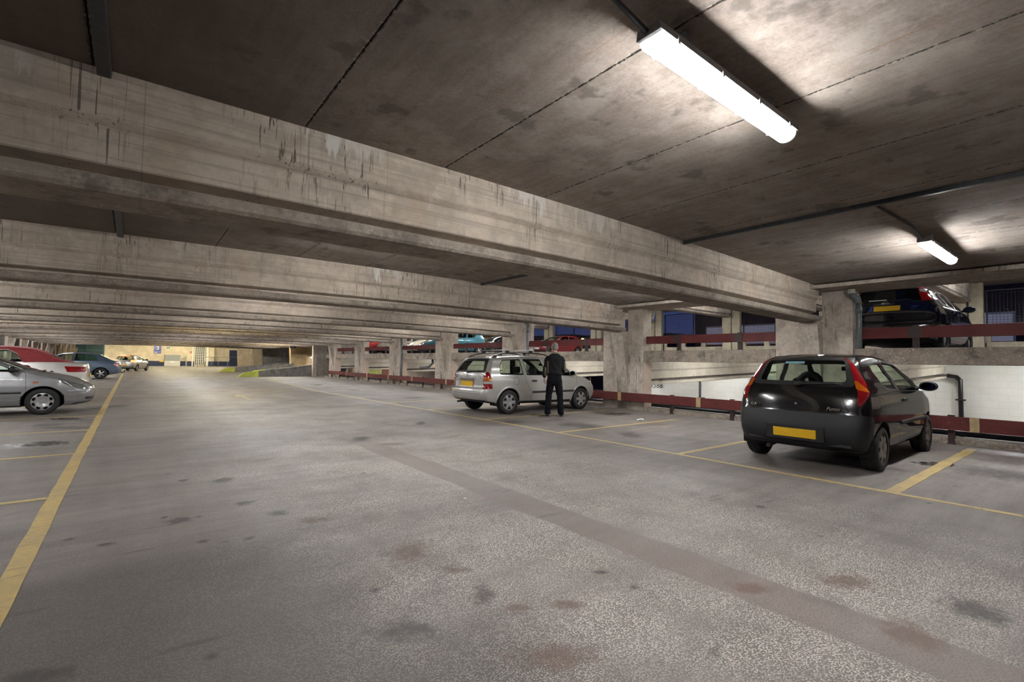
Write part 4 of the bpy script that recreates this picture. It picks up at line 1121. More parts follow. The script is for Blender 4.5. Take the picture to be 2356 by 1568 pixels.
        for i in range(n):
            p, q = poly[i], poly[(i + 1) % n]
            ex, ey = q[0] - p[0], q[1] - p[1]
            ln = math.hypot(ex, ey)
            if ln < 1e-6: continue
            e0, e1, g0, g1 = min(p[0], q[0]) - .002, max(p[0], q[0]) + .002, min(p[1], q[1]) - .002, max(p[1], q[1]) + .002
            fs = []
            for f in cand:
                w = bb(f)
                if w[1] < e0 or w[0] > e1 or w[3] < g0 or w[2] > g1: continue
                fs.append(f)
            if not fs: continue
            es = set(); vv = set()
            for f in fs: es.update(f.edges); vv.update(f.verts)
            co = U * (p[0] - u0) + V * p[1]
            no = U * (-ey / ln) + V * (ex / ln)
            cs = set(cand)
            r = bmesh.ops.bisect_plane(bm, geom=fs + list(es) + list(vv), dist=1e-5, plane_co=co, plane_no=no)
            new = [g for g in r['geom'] if isinstance(g, bmesh.types.BMFace)]
            cand = [f for f in cs if f.is_valid]
            got = set(cand)
            for f in new:
                if f.is_valid and f not in got: cand.append(f); got.add(f)
        bm.normal_update()
        out = []
        for f in cand:
            c = f.calc_center_median()
            if in_poly(poly, c.dot(U) + u0, c.dot(V)) and ok(f): out.append(f)
        return out
    def lift(s, faces, name, mats, parent, mi=None, off=0.0, back=None, thick=0.012, delete=True):
        """take faces off the shell as a mesh of its own, with the normals of the whole surface"""
        vid = {}; co = []; no = []; fs = []; idx = []
        for f in faces:
            ring = []
            for v in f.verts:
                if v not in vid:
                    n = s.normal(v.co); vid[v] = len(co); co.append(v.co + n * off); no.append(n)
                ring.append(vid[v])
            fs.append(ring); idx.append(f.material_index if mi is None else mi)
        if not fs: return None
        mats = list(mats)
        if back is not None:
            b = len(co); mats.append(back)
            for i in range(b): co.append(co[i] - no[i] * thick); no.append(-no[i])
            edge = {}
            for r in list(fs):
                for a, c in zip(r, r[1:] + r[:1]): edge[(a, c)] = 1
                fs.append([b + i for i in reversed(r)]); idx.append(len(mats) - 1)
            for (a, c) in list(edge):
                if (c, a) not in edge:
                    fs.append([c, a, b + a, b + c]); idx.append(len(mats) - 1)
        me = bpy.data.meshes.new(name); me.from_pydata([tuple(c) for c in co], [], fs)
        for mt in mats: me.materials.append(mt)
        for i, p in enumerate(me.polygons): p.material_index = idx[i]; p.use_smooth = True
        me.update()
        me.normals_split_custom_set_from_vertices([tuple(n) for n in no])
        o = bpy.data.objects.new(name, me); COL.objects.link(o); o.parent = parent
        if delete: bmesh.ops.delete(s.bm, geom=[f for f in faces if f.is_valid], context='FACES')
        return o

def hub_hole(kind):
    def slots(n, r0, r1, half, off=0.0, grow=0.0):
        def f(r, th):
            if not r0 < r < r1: return False
            a = ((th + off) % (2 * math.pi / n)) - math.pi / n
            return abs(a) < half + grow * (r - r0)
        return f
    if kind == 'punto': return slots(7, .62, .90, .13, 0, .25)
    if kind == 'astra': return slots(6, .50, .88, .16, 0, .55)
    if kind == 'alloy': return slots(5, .34, .88, .26, 0, .35)
    if kind == 'holes':
        def f(r, th):
            a = (th % (2 * math.pi / 8)) - math.pi / 8
            return ((r - .755) / .145) ** 2 + (a * r / .20) ** 2 < 1
        return f
    return slots(8, .6, .85, .12)

WHEELS = {}
def wheel(parent, x, y, r, w, kind, hubmat, sd):
    key = (round(r, 3), kind, sd, hubmat.name)
    if key in WHEELS:
        t = copy_tree(WHEELS[key], parent); t.location = (x, y, r); return t
    bm = bmesh.new(); n = 44
    h = w / 2
    prof = [(.60, -.7), (.66, -.98), (.74, -1.04), (.88, -1.0), (.96, -.86), (.99, -.66), (1, -.4), (1, -.36), (.985, -.35), (.985, -.31), (1, -.3), (1, .3), (.985, .31), (.985, .35), (1, .36), (1, .4), (.99, .66), (.96, .86), (.88, 1.0), (.74, 1.04), (.66, .98), (.60, .7)]
    rings = [[bm.verts.new((r * a * math.cos(2 * math.pi * k / n), sd * h * b, r * a * math.sin(2 * math.pi * k / n))) for k in range(n)] for a, b in prof]
    for i in range(len(rings) - 1):
        for k in range(n): bm.faces.new((rings[i][k], rings[i][(k + 1) % n], rings[i + 1][(k + 1) % n], rings[i + 1][k]))
    bm.faces.new(rings[0])
    fix(bm)
    t = mesh_obj('wheel', bm, M['tyre'], parent, True); t.location = (x, y, r)
    # rim / wheel trim with real openings
    hole = hub_hole(kind); Rh = r * .69
    bm = bmesh.new(); nth, nr = 168, 28
    def dish(q):
        if kind == 'alloy': return h * (.72 + .22 * math.cos(q * 3.1)) - (.03 if q > .93 else 0) + (.03 if q > .93 else 0)
        return h * (.78 + .20 * math.sin(min(1, q) * math.pi * .85)) if kind != 'holes' else h * (.70 + .28 * math.sin(min(1, max(0, q - .25) / .75) * math.pi * .8))
    grid = [[bm.verts.new((Rh * q * math.cos(a), sd * dish(q), Rh * q * math.sin(a))) for a in [2 * math.pi * k / nth for k in range(nth)]] for q in [(.05 + .95 * i / nr) for i in range(nr + 1)]]
    for i in range(nr):
        q = .05 + .95 * (i + .5) / nr
        for k in range(nth):
            if hole(q, 2 * math.pi * (k + .5) / nth): continue
            bm.faces.new((grid[i][k], grid[i][(k + 1) % nth], grid[i + 1][(k + 1) % nth], grid[i + 1][k]))
    bm.faces.new(grid[0])
    fix(bm)
    for v in [v for v in bm.verts if not v.link_faces]: bm.verts.remove(v)
    g = bmesh.ops.extrude_face_region(bm, geom=bm.faces[:])
    bmesh.ops.translate(bm, vec=(0, -sd * .018, 0), verts=[e for e in g['geom'] if isinstance(e, bmesh.types.BMVert)])
    # wheel bolts or centre cap
    for k in range(4):
        a = math.pi / 4 + k * math.pi / 2 + .15
        if kind == 'holes':
            for q in (1, -1): pass
            tube(bm, [(Rh * .27 * math.cos(a), sd * h * .6, Rh * .27 * math.sin(a)), (Rh * .27 * math.cos(a), sd * h * .86, Rh * .27 * math.sin(a))], .014, 8)
    fix(bm)
    mesh_obj('wheel_trim', bm, hubmat, t, False)
    bm = bmesh.new()
    tube(bm, [(0, sd * h * .35, 0), (0, sd * h * .42, 0)], Rh * 1.0, 32)
    mesh_obj('brake_disc', bm, M['well'], t)
    WHEELS[key] = t
    return t

def rbox(bm, c, sz, bev=.03, rot=None):
    q = bmesh.new()
    box(q, -sz[0] / 2, sz[0] / 2, -sz[1] / 2, sz[1] / 2, -sz[2] / 2, sz[2] / 2)
    bmesh.ops.bevel(q, geom=q.edges[:], offset=bev, segments=3, profile=.5, affect='EDGES')
    mt = Matrix.Translation(c) @ (rot if rot else Matrix.Identity(4))
    bmesh.ops.transform(q, matrix=mt, verts=q.verts[:])
    me = bpy.data.meshes.new('tmp'); q.to_mesh(me); q.free(); bm.from_mesh(me); bpy.data.meshes.remove(me)

def seat(parent, x, y, zf, hole=False, top=1.0):
    bm = bmesh.new()
    rbox(bm, Vector((x + .1, y, zf + .12)), (.5, .48, .18), .05)
    rot = Matrix.Rotation(R(-14), 4, 'Y')
    rbox(bm, Vector((x - .17, y, zf + .42)), (.16, .48, .58), .06, rot)
    o = mesh_obj('seat', bm, M['seat'], parent, True)
    bm = bmesh.new()
    cx, cz = x - .28, zf + .82
    if hole:
        # headrest shaped as a frame with an opening
        pts = [(cx + .02, y + .13 * math.cos(a) ** 1 * (1.0 if math.sin(a) > 0 else 1.25), cz + .10 * math.sin(a)) for a in [2 * math.pi * i / 16 for i in range(17)]]
        tube(bm, pts, .052, 8, False)
        rbox(bm, Vector((cx + .03, y, cz - .17)), (.1, .34, .14), .04)
    else:
        rbox(bm, Vector((cx + .01, y, cz)), (.12, .27, .19), .05)
        tube(bm, [(cx + .02, y - .07, cz - .2), (cx + .02, y - .07, cz)], .01, 6); tube(bm, [(cx + .02, y + .07, cz - .2), (cx + .02, y + .07, cz)], .01, 6)
    mesh_obj('headrest', bm, M['seat'], o, True)

def make_car(sp, label, loc, rz, group=None):
    """one car: an Empty on the ground under the rear bumper, with panels cut from a single smooth shell"""
    t = empty('car', loc, rz)
    tag(t, label, 'car', group)
    sh = Shell(sp); zs = sh.zs; L = sp['L']; paint = M[sp['paint']]
    det = sp.get('detail', 2)
    back = M['trim']
    # wheel openings
    for xw in sp['axles']:
        ra = sp['r'] + sp.get('arch_gap', .055)
        zc = sp['r'] / zs
        for sg in (1, -1):
            poly = [(xw + ra * math.cos(a), zc + ra / zs * math.sin(a)) for a in [2 * math.pi * k / 32 for k in range(32)]]
            f = sh.cut('y', poly, sg, -.35, box_=lambda c, sg=sg: c.y * sg > .45)
            bmesh.ops.delete(sh.bm, geom=f, context='FACES')
            y0 = .50
            f = sh.cut('z', [(xw - ra, sg * y0), (xw + ra, sg * y0), (xw + ra, sg * 1.2), (xw - ra, sg * 1.2)], -1, .2)
            bmesh.ops.delete(sh.bm, geom=f, context='FACES')
            bm = bmesh.new()
            yo = interp(sp['wz'], .5) * interp(sp['px'], xw) - .02
            an = [R(-14 + 208 * k / 26) for k in range(27)]
            arcs = [[bm.verts.new((xw + (ra + .004 + e) * math.cos(a), sg * y, sp['r'] + (ra + .004 + e) * math.sin(a))) for a in an] for y, e in ((y0, 0), (yo, 0), (yo, .006), (y0, .006))]
            for A_, B_ in zip(arcs, arcs[1:] + arcs[:1]):
                for k in range(26): bm.faces.new((A_[k], A_[k + 1], B_[k + 1], B_[k]))
            bm.faces.new(arcs[0])
            mesh_obj('wheel_arch_liner', bm, M['well'], t)
            if sp.get('lip') and det > 1:
                pts = []
                for k in range(-2, 27):
                    a = math.pi * k / 24
                    p, n = sh.surf('y', xw + (ra + .02) * math.cos(a), sp['r'] + (ra + .02) * math.sin(a), sg)
                    pts.append(p - n * .012)
                tubeo('arch_lip', pts, sp['lip'], paint, t, 8)
            wheel(t, xw, sg * (sp['track'] - sp['tw'] / 2), sp['r'], sp['tw'], sp['hub'], M[sp.get('hubmat', 'hub')], sg)
    def both(fn):
        for sg in (1, -1): fn(sg)
    # lamps
    for (nm, ax, poly, mt) in sp.get('lamps', []):
        poly = rpoly(poly, .025)
        for sg in (1, -1):
            f = sh.cut(ax, poly, sg, .1)
            sh.lift(f, nm, [M[mt]], t, 0, .004, M['trim'], .03)
    # windows: black band round the glass, then the pane itself
    def window(nm, ax, poly, sg, band=.012, gl='glass', rr_=.04, lim=.12, see=None):
        p = rpoly(poly, rr_)
        f = sh.cut(ax, p, sg, lim)
        for q in f: q.material_index = 1
        f = sh.cut(ax, rpoly(see, rr_) if see else inset(p, band), sg, lim)
        return sh.lift(f, nm, [M[gl]], t, 0, -.002)
    gl = sp.get('glass', 'glass')
    for w in sp.get('side_windows', []):
        for sg in (1, -1): window('side_window', 'y', w, sg, .014, gl, .035)
    if 'rear_window' in sp: window('rear_window', 'x', sp['rear_window'], -1, .02, gl, .05, .12, sp.get('rear_see'))
    if 'windscreen' in sp: window('windscreen', 'x', sp['windscreen'], 1, .02, gl, .06)
    # unpainted bumpers, soft top
    for (nm, poly, mt) in sp.get('zones', []):
        f = sh.cut('y', poly, 1, 0, True)
        if mt == 'trim': 
            for q in f: q.material_index = 1
        else: sh.lift(f, nm, [M[mt]], t, 0, .004 if nm == 'bumper' else 0.0, back, .03)
    # door shut lines, then the doors themselves
    for d in sp.get('doors', []):
        p = rpoly(d, .06)
        for sg in (1, -1):
            f = sh.cut('y', p, sg, .12)
            for q in f: q.material_index = max(q.material_index, 1)
            ring = [q for q in f]
            g = sh.cut('y', inset(p, sp.get('gap', .007)), sg, .12)
            for q in g:
                c = q.calc_center_median()
            for q in g: q.material_index = 0
            # glass bands inside the door stay black
            for w in sp.get('side_windows', []):
                wz_ = [(a, b * zs) for a, b in rpoly(w, .035)]
                for q in g:
                    c = q.calc_center_median()
                    if in_poly(wz_, c.x, c.z): q.material_index = 1
            sh.lift(g, 'door', [paint, M['trim']], t, None, 0.0, back, .02)
    for (nm, ax, poly, sg) in sp.get('lines', []):   # other shut lines: bonnet, tailgate, fuel flap
        p = rpoly(poly, .03) if nm != 'fuel_flap' else poly
        f = sh.cut(ax, p, sg, .1)
        keep = [(q, q.material_index) for q in f]
        for q in f:
            if q.material_index == 0: q.material_index = 2
        g = sh.cut(ax, inset(p, .006), sg, .1)
        for q in g:
            if q.material_index == 2: q.material_index = 0
        sh.lift(g, nm, [paint, M['trim'], M['well']], t, None, 0.0, back, .02)
    # underside black
    sh.bm.normal_update()
    for q in sh.bm.faces:
        if q.normal.z < -.75 and q.calc_center_median().z < .4: q.material_index = 1
    sh.lift(list(sh.bm.faces), 'body', [paint, M['trim'], M['well']], t, None, 0.0, back, .02, False)
    sh.bm.free()
    # cabin
    if det > 0:
        zf = .28
        bm = bmesh.new()
        box(bm, sp['cabin'][0], sp['cabin'][1], -.62, .62, zf - .04, zf)
        rbox(bm, Vector((sp['cabin'][1] - .18, 0, .78)), (.42, 1.3, .26), .08)
        if sp.get('shelf'): box(bm, sp['shelf'][0], sp['shelf'][1], -.62, .62, sp['shelf'][2] - .02, sp['shelf'][2])
        fix(bm); mesh_obj('dashboard_and_floor', bm, M['interior'], t)
        xs = sp['seat_x']
        for y in (.36, -.36): seat(t, xs, y, zf, sp.get('seat_hole', False))
        bm = bmesh.new(); rbox(bm, Vector((xs - .82, 0, zf + .16)), (.45, 1.2, .2), .05); rbox(bm, Vector((xs - 1.08, 0, zf + .42)), (.16, 1.2, .52), .06, Matrix.Rotation(R(-12), 4, 'Y'))
        mesh_obj('rear_seat', bm, M['seat'], t, True)
        bm = bmesh.new()
        c = Vector((xs + .62, -.36, .84)); pts = []
        for k in range(17):
            a = 2 * math.pi * k / 16; pts.append(c + Vector((.07 * math.sin(a), .18 * math.cos(a), .17 * math.sin(a))))
        tube(bm, pts, .014, 6, False); tube(bm, [c + Vector((.2, 0, -.08)), c], .025, 6); tube(bm, [c + Vector((0, -.17, 0)), c + Vector((0, .17, 0))], .015, 6)
        mesh_obj('steering_wheel', bm, M['interior'], t)
        bm = bmesh.new(); rbox(bm, Vector((sp['rvm'][0], 0, sp['rvm'][1] * zs)), (.03, .22, .07), .012); mesh_obj('rear_view_mirror', bm, M['interior'], t)
    # door mirrors
    if 'mirror' in sp:
        mx, mz, mm = sp['mirror']
        for sg in (1, -1):
            p, n = sh.surf('y', mx, mz * zs, sg)
            bm = bmesh.new()
            bmesh.ops.create_uvsphere(bm, u_segments=16, v_segments=10, radius=1)
            for v in bm.verts:
                if v.co.x < -.25: v.co.x = -.25 + (v.co.x + .25) * .1
            bmesh.ops.scale(bm, vec=(.09, .115, .075), verts=bm.verts)
            bmesh.ops.translate(bm, vec=p + Vector((0, sg * .125, .045)), verts=bm.verts)
            rbox(bm, p + Vector((.02, sg * .03, .012)), (.07, .12, .045), .015)
            o = mesh_obj('door_mirror', bm, M[mm], t, True)
            bm = bmesh.new()
            c = p + Vector((-.0245, sg * .125, .045))
            pts = [bm.verts.new(c + Vector((-.012, .088 * math.cos(a), .055 * math.sin(a)))) for a in [2 * math.pi * k / 20 for k in range(20)]]
            g = bm.faces.new(pts); r_ = bmesh.ops.extrude_face_region(bm, geom=[g]); bmesh.ops.translate(bm, vec=(.012, 0, 0), verts=[e for e in r_['geom'] if isinstance(e, bmesh.types.BMVert)]); fix(bm)
            mesh_obj('mirror_glass', bm, M['mirror'], o)
    for (hx, hz) in sp.get('handles', []):
        for sg in (1, -1):
            p, n = sh.surf('y', hx, hz * zs, sg)
            bm = bmesh.new(); rbox(bm, p + n * .012, (.17, .035, .042), .014); mesh_obj('door_handle', bm, M[sp.get('handle_mat', 'trim')], t, True)
    for (x0, x1, z, hh, mt) in sp.get('rub', []):
        for sg in (1, -1):
            pts = []
            for k in range(13):
                x = x0 + (x1 - x0) * k / 12
                p, n = sh.surf('y', x, z * zs, sg); pts.append((p, n))
            bm = bmesh.new(); rows = []
            for p, n in pts:
                rows.append([bm.verts.new(p + n * a + Vector((0, 0, b))) for a, b in ((-.01, -hh), (.012, -hh * .8), (.016, 0), (.012, hh * .8), (-.01, hh))])
            for A_, B_ in zip(rows, rows[1:]):
                for k in range(5): bm.faces.new((A_[k], A_[(k + 1) % 5], B_[(k + 1) % 5], B_[k]))
            bm.faces.new(rows[0]); bm.faces.new(rows[-1]); fix(bm)
            mesh_obj('side_moulding', bm, M[mt], t)
    for (nm, ax, u, v, w, h, sg, mt) in sp.get('plates', []):
        p, n = sh.surf(ax, u, v * zs, sg)
        g = empty('tmp'); 
        o = boxo(nm, -.006, .008, -w / 2, w / 2, -h / 2, h / 2, M[mt], t, .004)
        bpy.data.objects.remove(g)
        q = Vector((n.x, 0, n.z)).normalized()
        o.rotation_euler = (0, -math.atan2(q.z, abs(q.x)) if sg > 0 else math.atan2(q.z, abs(q.x)), 0 if sg > 0 else math.pi)
        o.rotation_mode = 'XYZ'
        if sg < 0: o.rotation_euler = (0, -math.atan2(q.z, abs(q.x)), math.pi)
        o.location = p + n * (.004 if nm == 'plate_recess' else .02 if nm == 'tailgate_handle' else .012)
    if 'wiper' in sp:
        (y0, z0), (y1, z1) = sp['wiper']
        pts = []
        for k in range(7):
            p, n = sh.surf('x', y0 + (y1 - y0) * k / 6, (z0 + (z1 - z0) * k / 6) * zs, -1); pts.append(p + n * (.03 if k < 6 else .018))
        bm = bmesh.new(); tube(bm, pts, [.018, .012, .01, .01, .01, .009, .007], 6)
        rbox(bm, pts[0] - Vector((0, 0, 0)), (.06, .07, .05), .015)
        mesh_obj('rear_wiper', bm, M['trim'], t)
    if 'exhaust' in sp:
        x, y, z = sp['exhaust']; tubeo('exhaust_pipe', [(x + .35, y, z + .03), (x, y, z)], .028, M['rail_post'], t, 10)
    return t, sh

# ------------------------------------------------------------------ the cars in view
PUNTO = dict(L=3.80, paint='paint_black', axles=(.62, 3.08), r=.292, tw=.20, track=.81, hub='punto', hubmat='hub_dull', zs=1.02,
    rear=[(.12, .25), (.04, .31), (0, .42), (0, .55), (.02, .64), (.045, .72), (.09, .92), (.18, 1.12), (.31, 1.34), (.39, 1.425)],
    top=[(.39, 1.425), (.65, 1.465), (1.15, 1.482), (1.75, 1.455), (2.15, 1.375), (2.6, 1.165), (2.95, .985), (3.25, .895), (3.5, .80), (3.66, .69)],
    front=[(3.68, .22), (3.77, .30), (3.80, .45), (3.75, .6), (3.66, .69)], bottom=[(.12, .25), (.5, .22), (3.0, .20), (3.68, .22)],
    wz=[(.2, .72), (.3, .785), (.45, .815), (.62, .83), (.8, .825), (.95, .80), (1.1, .74), (1.3, .645), (1.45, .575)],
    px=[(0, .93), (.15, .965), (.5, .995), (1.2, 1.0), (2.7, 1.0), (3.3, .97), (3.8, .86)], bowR=.10,
    lamps=[('indicator', 'dr', [(.60, 1.02), (.612, 1.13), (.64, 1.12), (.742, 1.0), (.742, .985)], 'amber_lens'),
           ('tail_light', 'dr', [(.655, 1.43), (.635, 1.3), (.615, 1.15), (.605, 1.0), (.585, .9), (.57, .825), (.595, .82), (.67, .9), (.735, .98), (.735, 1.08), (.715, 1.2), (.69, 1.33), (.672, 1.43)], 'red_lens')],
    side_windows=[[(.78, 1.345), (1.27, 1.375), (1.45, .99), (1.02, 1.01), (.86, 1.09)], [(1.37, 1.385), (1.55, .975), (2.80, .945), (2.52, 1.13), (2.14, 1.345)]],
    rear_window=[(-.545, 1.425), (.545, 1.425), (.625, 1.05), (-.625, 1.05)], rear_see=[(-.47, 1.385), (.47, 1.385), (.535, 1.105), (-.535, 1.105)],
    windscreen=[(-.555, 1.375), (.555, 1.375), (.70, 1.0), (-.70, 1.0)],
    zones=[('bumper', [(-.1, .1), (.285, .1), (.285, .66), (.24, .70), (-.1, .725)], 'bumper'), ('bumper', [(3.4, .1), (4, .1), (4, .58), (3.42, .58)], 'bumper')],
    doors=[[(1.43, .30), (1.46, .6), (1.53, .95), (1.345, 1.405), (2.14, 1.365), (2.86, .935), (2.84, .5), (2.72, .32)]],
    lines=[('tailgate', 'x', [(-.53, 1.0), (.53, 1.0), (.52, .9), (.60, .735), (-.60, .735), (-.52, .9)], -1), ('fuel_flap', 'y', rpoly([(.50, .93), (.50, .75), (.72, .73), (.72, .91)], .05), -1)],
    cabin=(.5, 2.75), seat_x=1.85, seat_hole=True, rvm=(2.2, 1.27), mirror=(2.62, .985, 'trim'), handles=[(1.66, .86)], rub=[(1.42, 2.74, .56, .03, 'trim')],
    plates=[('plate_recess', 'x', 0.0, .44, .70, .19, -1, 'trim'), ('number_plate', 'x', 0.0, .44, .52, .115, -1, 'plate')], wiper=((0, 1.06), (-.5, 1.07)), exhaust=(.1, .38, .22), gap=.007)

ASTRA = dict(L=4.29, paint='paint_silver', axles=(.80, 3.41), r=.305, tw=.19, track=.84, hub='astra', zs=1.045, lip=.03,
    rear=[(.12, .30), (.04, .36), (0, .47), (.02, .60), (.07, .66), (.08, .9), (.12, 1.04), (.26, 1.30), (.34, 1.385)],
    top=[(.34, 1.385), (.9, 1.43), (1.6, 1.445), (2.2, 1.42), (2.65, 1.32), (3.05, 1.10), (3.32, .965), (3.7, .90), (4.05, .79), (4.19, .69)],
    front=[(4.15, .24), (4.26, .34), (4.29, .48), (4.26, .6), (4.19, .69)], bottom=[(.12, .30), (.5, .25), (3.4, .21), (4.15, .24)],
    wz=[(.2, .74), (.3, .80), (.45, .84), (.62, .855), (.8, .85), (.93, .83), (1.1, .765), (1.3, .675), (1.42, .61)],
    px=[(0, .93), (.2, .97), (.6, .995), (1.2, 1), (3.0, 1), (3.7, .97), (4.29, .86)],
    lamps=[('indicator', 'dr', [(.545, .80), (.545, .90), (.745, .90), (.765, .80)], 'amber_lens'), ('reversing_light', 'dr', [(.545, .74), (.545, .797), (.765, .797), (.772, .74)], 'clear_lens'),
           ('tail_light', 'dr', [(.545, .62), (.545, .93), (.59, 1.0), (.64, 1.03), (.70, .99), (.745, .88), (.785, .62)], 'red_lens'),
           ('headlight', 'df', [(.45, .60), (.45, .76), (.72, .80), (.9, .80), (.88, .70), (.7, .60)], 'clear_lens')],
    side_windows=[[(.52, .955), (.545, 1.15), (.68, 1.315), (1.27, 1.345), (1.28, .945)], [(1.375, .94), (1.36, 1.35), (1.97, 1.35), (2.13, .93)], [(2.13, 1.34), (2.30, .925), (3.10, .915), (2.80, 1.16), (2.5, 1.32)]],
    rear_window=[(-.565, 1.335), (.565, 1.335), (.68, 1.0), (-.68, 1.0)], rear_see=[(-.47, 1.285), (.47, 1.285), (.585, 1.045), (-.585, 1.045)],
    windscreen=[(-.58, 1.34), (.58, 1.34), (.72, .985), (-.72, .985)],
    doors=[[(1.315, 1.385), (1.315, .93), (1.36, .74), (1.53, .5), (1.55, .29), (2.235, .28), (2.22, .9), (2.04, 1.385)], [(2.055, 1.385), (2.235, .9), (2.25, .28), (3.16, .28), (3.24, .6), (3.22, .93), (2.84, 1.19), (2.55, 1.36)]],
    lines=[('tailgate', 'x', [(-.62, .97), (.62, .97), (.665, .62), (.60, .49), (-.60, .49), (-.665, .62)], -1), ('fuel_flap', 'y', [(1.02 + .1 * math.cos(a), .80 + .1 * math.sin(a)) for a in [2 * math.pi * k / 20 for k in range(20)]], -1)],
    cabin=(.6, 3.1), seat_x=2.25, rvm=(2.62, 1.2), mirror=(2.98, .95, 'paint_silver'), handles=[(1.62, .80), (2.5, .80)], rub=[(1.56, 2.22, .52, .03, 'bumper'), (2.26, 3.12, .52, .03, 'bumper')],
    plates=[('number_plate', 'x', 0.0, .725, .54, .125, -1, 'plate'), ('tailgate_handle', 'x', 0.0, .825, .62, .055, -1, 'chrome'), ('plate_ledge', 'x', 0, .645, .58, .03, -1, 'plate_white')], wiper=((0, 1.0), (-.5, 1.035)), exhaust=(.05, .42, .27), zones=[('sill', [(1.1, .1), (3.1, .1), (3.1, .285), (1.1, .31)], 'bumper')])

P206 = dict(L=3.875, paint='paint_grey', axles=(.60, 3.02), r=.292, tw=.17, track=.80, hub='holes', zs=1.0,
    rear=[(.12, .26), (.04, .33), (0, .45), (.02, .6), (.06, .85), (.15, 1.08), (.28, 1.3), (.34, 1.36)],
    top=[(.34, 1.36), (.7, 1.41), (1.25, 1.425), (1.75, 1.395), (2.2, 1.26), (2.62, 1.06), (2.88, .965), (3.2, .895), (3.55, .785), (3.78, .64)],
    front=[(3.70, .19), (3.82, .26), (3.865, .38), (3.875, .47), (3.845, .57), (3.78, .64)], bottom=[(.12, .26), (.5, .19), (3.0, .175), (3.70, .19)],
    wz=[(.2, .74), (.3, .785), (.45, .82), (.62, .826), (.8, .81), (.95, .775), (1.1, .71), (1.3, .615), (1.42, .56)],
    px=[(0, .92), (.2, .97), (.6, 1), (2.7, 1), (3.3, .98), (3.875, .84)], bowF=.27,
    lamps=[('headlight', 'df', [(.40, .545), (.45, .63), (.66, .70), (.99, .80), (.93, .70), (.78, .60), (.60, .545)], 'dark_lens'),
           ('tail_light', 'dr', [(.56, .75), (.56, .98), (.70, .98), (.74, .75)], 'red_lens')],
    side_windows=[[(.68, 1.0), (.82, 1.28), (1.3, 1.33), (1.42, .97)], [(1.50, .965), (1.38, 1.335), (1.95, 1.285), (2.66, .945)]],
    rear_window=[(-.5, 1.31), (.5, 1.31), (.6, .98), (-.6, .98)], windscreen=[(-.56, 1.335), (.56, 1.335), (.70, .985), (-.70, .985)],
    zones=[('air_intake', [(3.72, .30), (4, .30), (4, .36), (3.72, .36)], 'trim')],
    doors=[[(1.44, .30), (1.46, .6), (1.5, .95), (1.36, 1.355), (1.98, 1.30), (2.74, .935), (2.76, .5), (2.66, .30)]],
    lines=[('bonnet', 'z', [(2.92, -.62), (3.66, -.50), (3.74, 0), (3.66, .50), (2.92, .62)], 1)],
    cabin=(.5, 2.75), seat_x=1.75, rvm=(2.1, 1.2), mirror=(2.52, .96, 'trim'), handles=[(1.66, .84)], rub=[(1.5, 2.68, .5, .026, 'trim'), (3.42, 3.72, .505, .035, 'paint_grey')],
    plates=[('side_repeater', 'y', 2.88, .70, .01, .01, -1, 'trim')])

SEDAN = dict(L=4.52, paint='paint_blue', axles=(.92, 3.60), r=.31, tw=.195, track=.84, hub='alloy', zs=1.06,
    rear=[(.12, .29), (.03, .36), (0, .48), (.02, .62), (.07, .86), (.12, .975)],
    top=[(.12, .975), (.28, 1.005), (.46, 1.03), (.78, 1.21), (1.12, 1.375), (1.75, 1.425), (2.4, 1.395), (2.7, 1.33), (3.05, 1.17), (3.38, .985), (3.85, .89), (4.25, .77), (4.41, .66)],
    front=[(4.36, .22), (4.48, .32), (4.52, .46), (4.48, .58), (4.41, .66)], bottom=[(.12, .29), (.6, .23), (3.6, .2), (4.36, .22)],
    wz=[(.2, .75), (.3, .81), (.45, .85), (.62, .862), (.8, .85), (.95, .81), (1.1, .73), (1.3, .63), (1.42, .57)], px=[(0, .90), (.25, .96), (.8, 1), (3.4, 1), (4.0, .96), (4.52, .83)], bowR=.14,
    lamps=[('indicator', 'dr', [(.50, .70), (.50, .74), (.80, .74), (.78, .70)], 'amber_lens'), ('tail_light', 'dr', [(.46, .69), (.48, .88), (.72, .87), (.84, .80), (.80, .70)], 'red_lens')],
    side_windows=[[(1.08, .985), (1.16, 1.17), (1.34, 1.31), (2.02, 1.36), (2.08, .975)], [(2.16, .97), (2.11, 1.355), (2.6, 1.31), (3.16, .955)]],
    rear_window=[(-.52, 1.33), (.52, 1.33), (.62, 1.06), (-.62, 1.06)], windscreen=[(-.57, 1.335), (.57, 1.335), (.71, 1.0), (-.71, 1.0)],
    doors=[[(1.38, .33), (1.12, .72), (1.02, .95), (1.12, 1.21), (1.32, 1.34), (2.08, 1.39), (2.11, .3)], [(2.125, .3), (2.095, 1.39), (2.63, 1.325), (3.28, .95), (3.22, .3)]],
    lines=[], cabin=(.9, 3.2), seat_x=2.25, rvm=(2.7, 1.22), mirror=(3.05, .99, 'paint_blue'), handles=[(1.3, .84), (2.3, .84)], handle_mat='paint_blue',
    plates=[('number_plate', 'x', 0, .72, .52, .11, -1, 'plate')], rub=[])

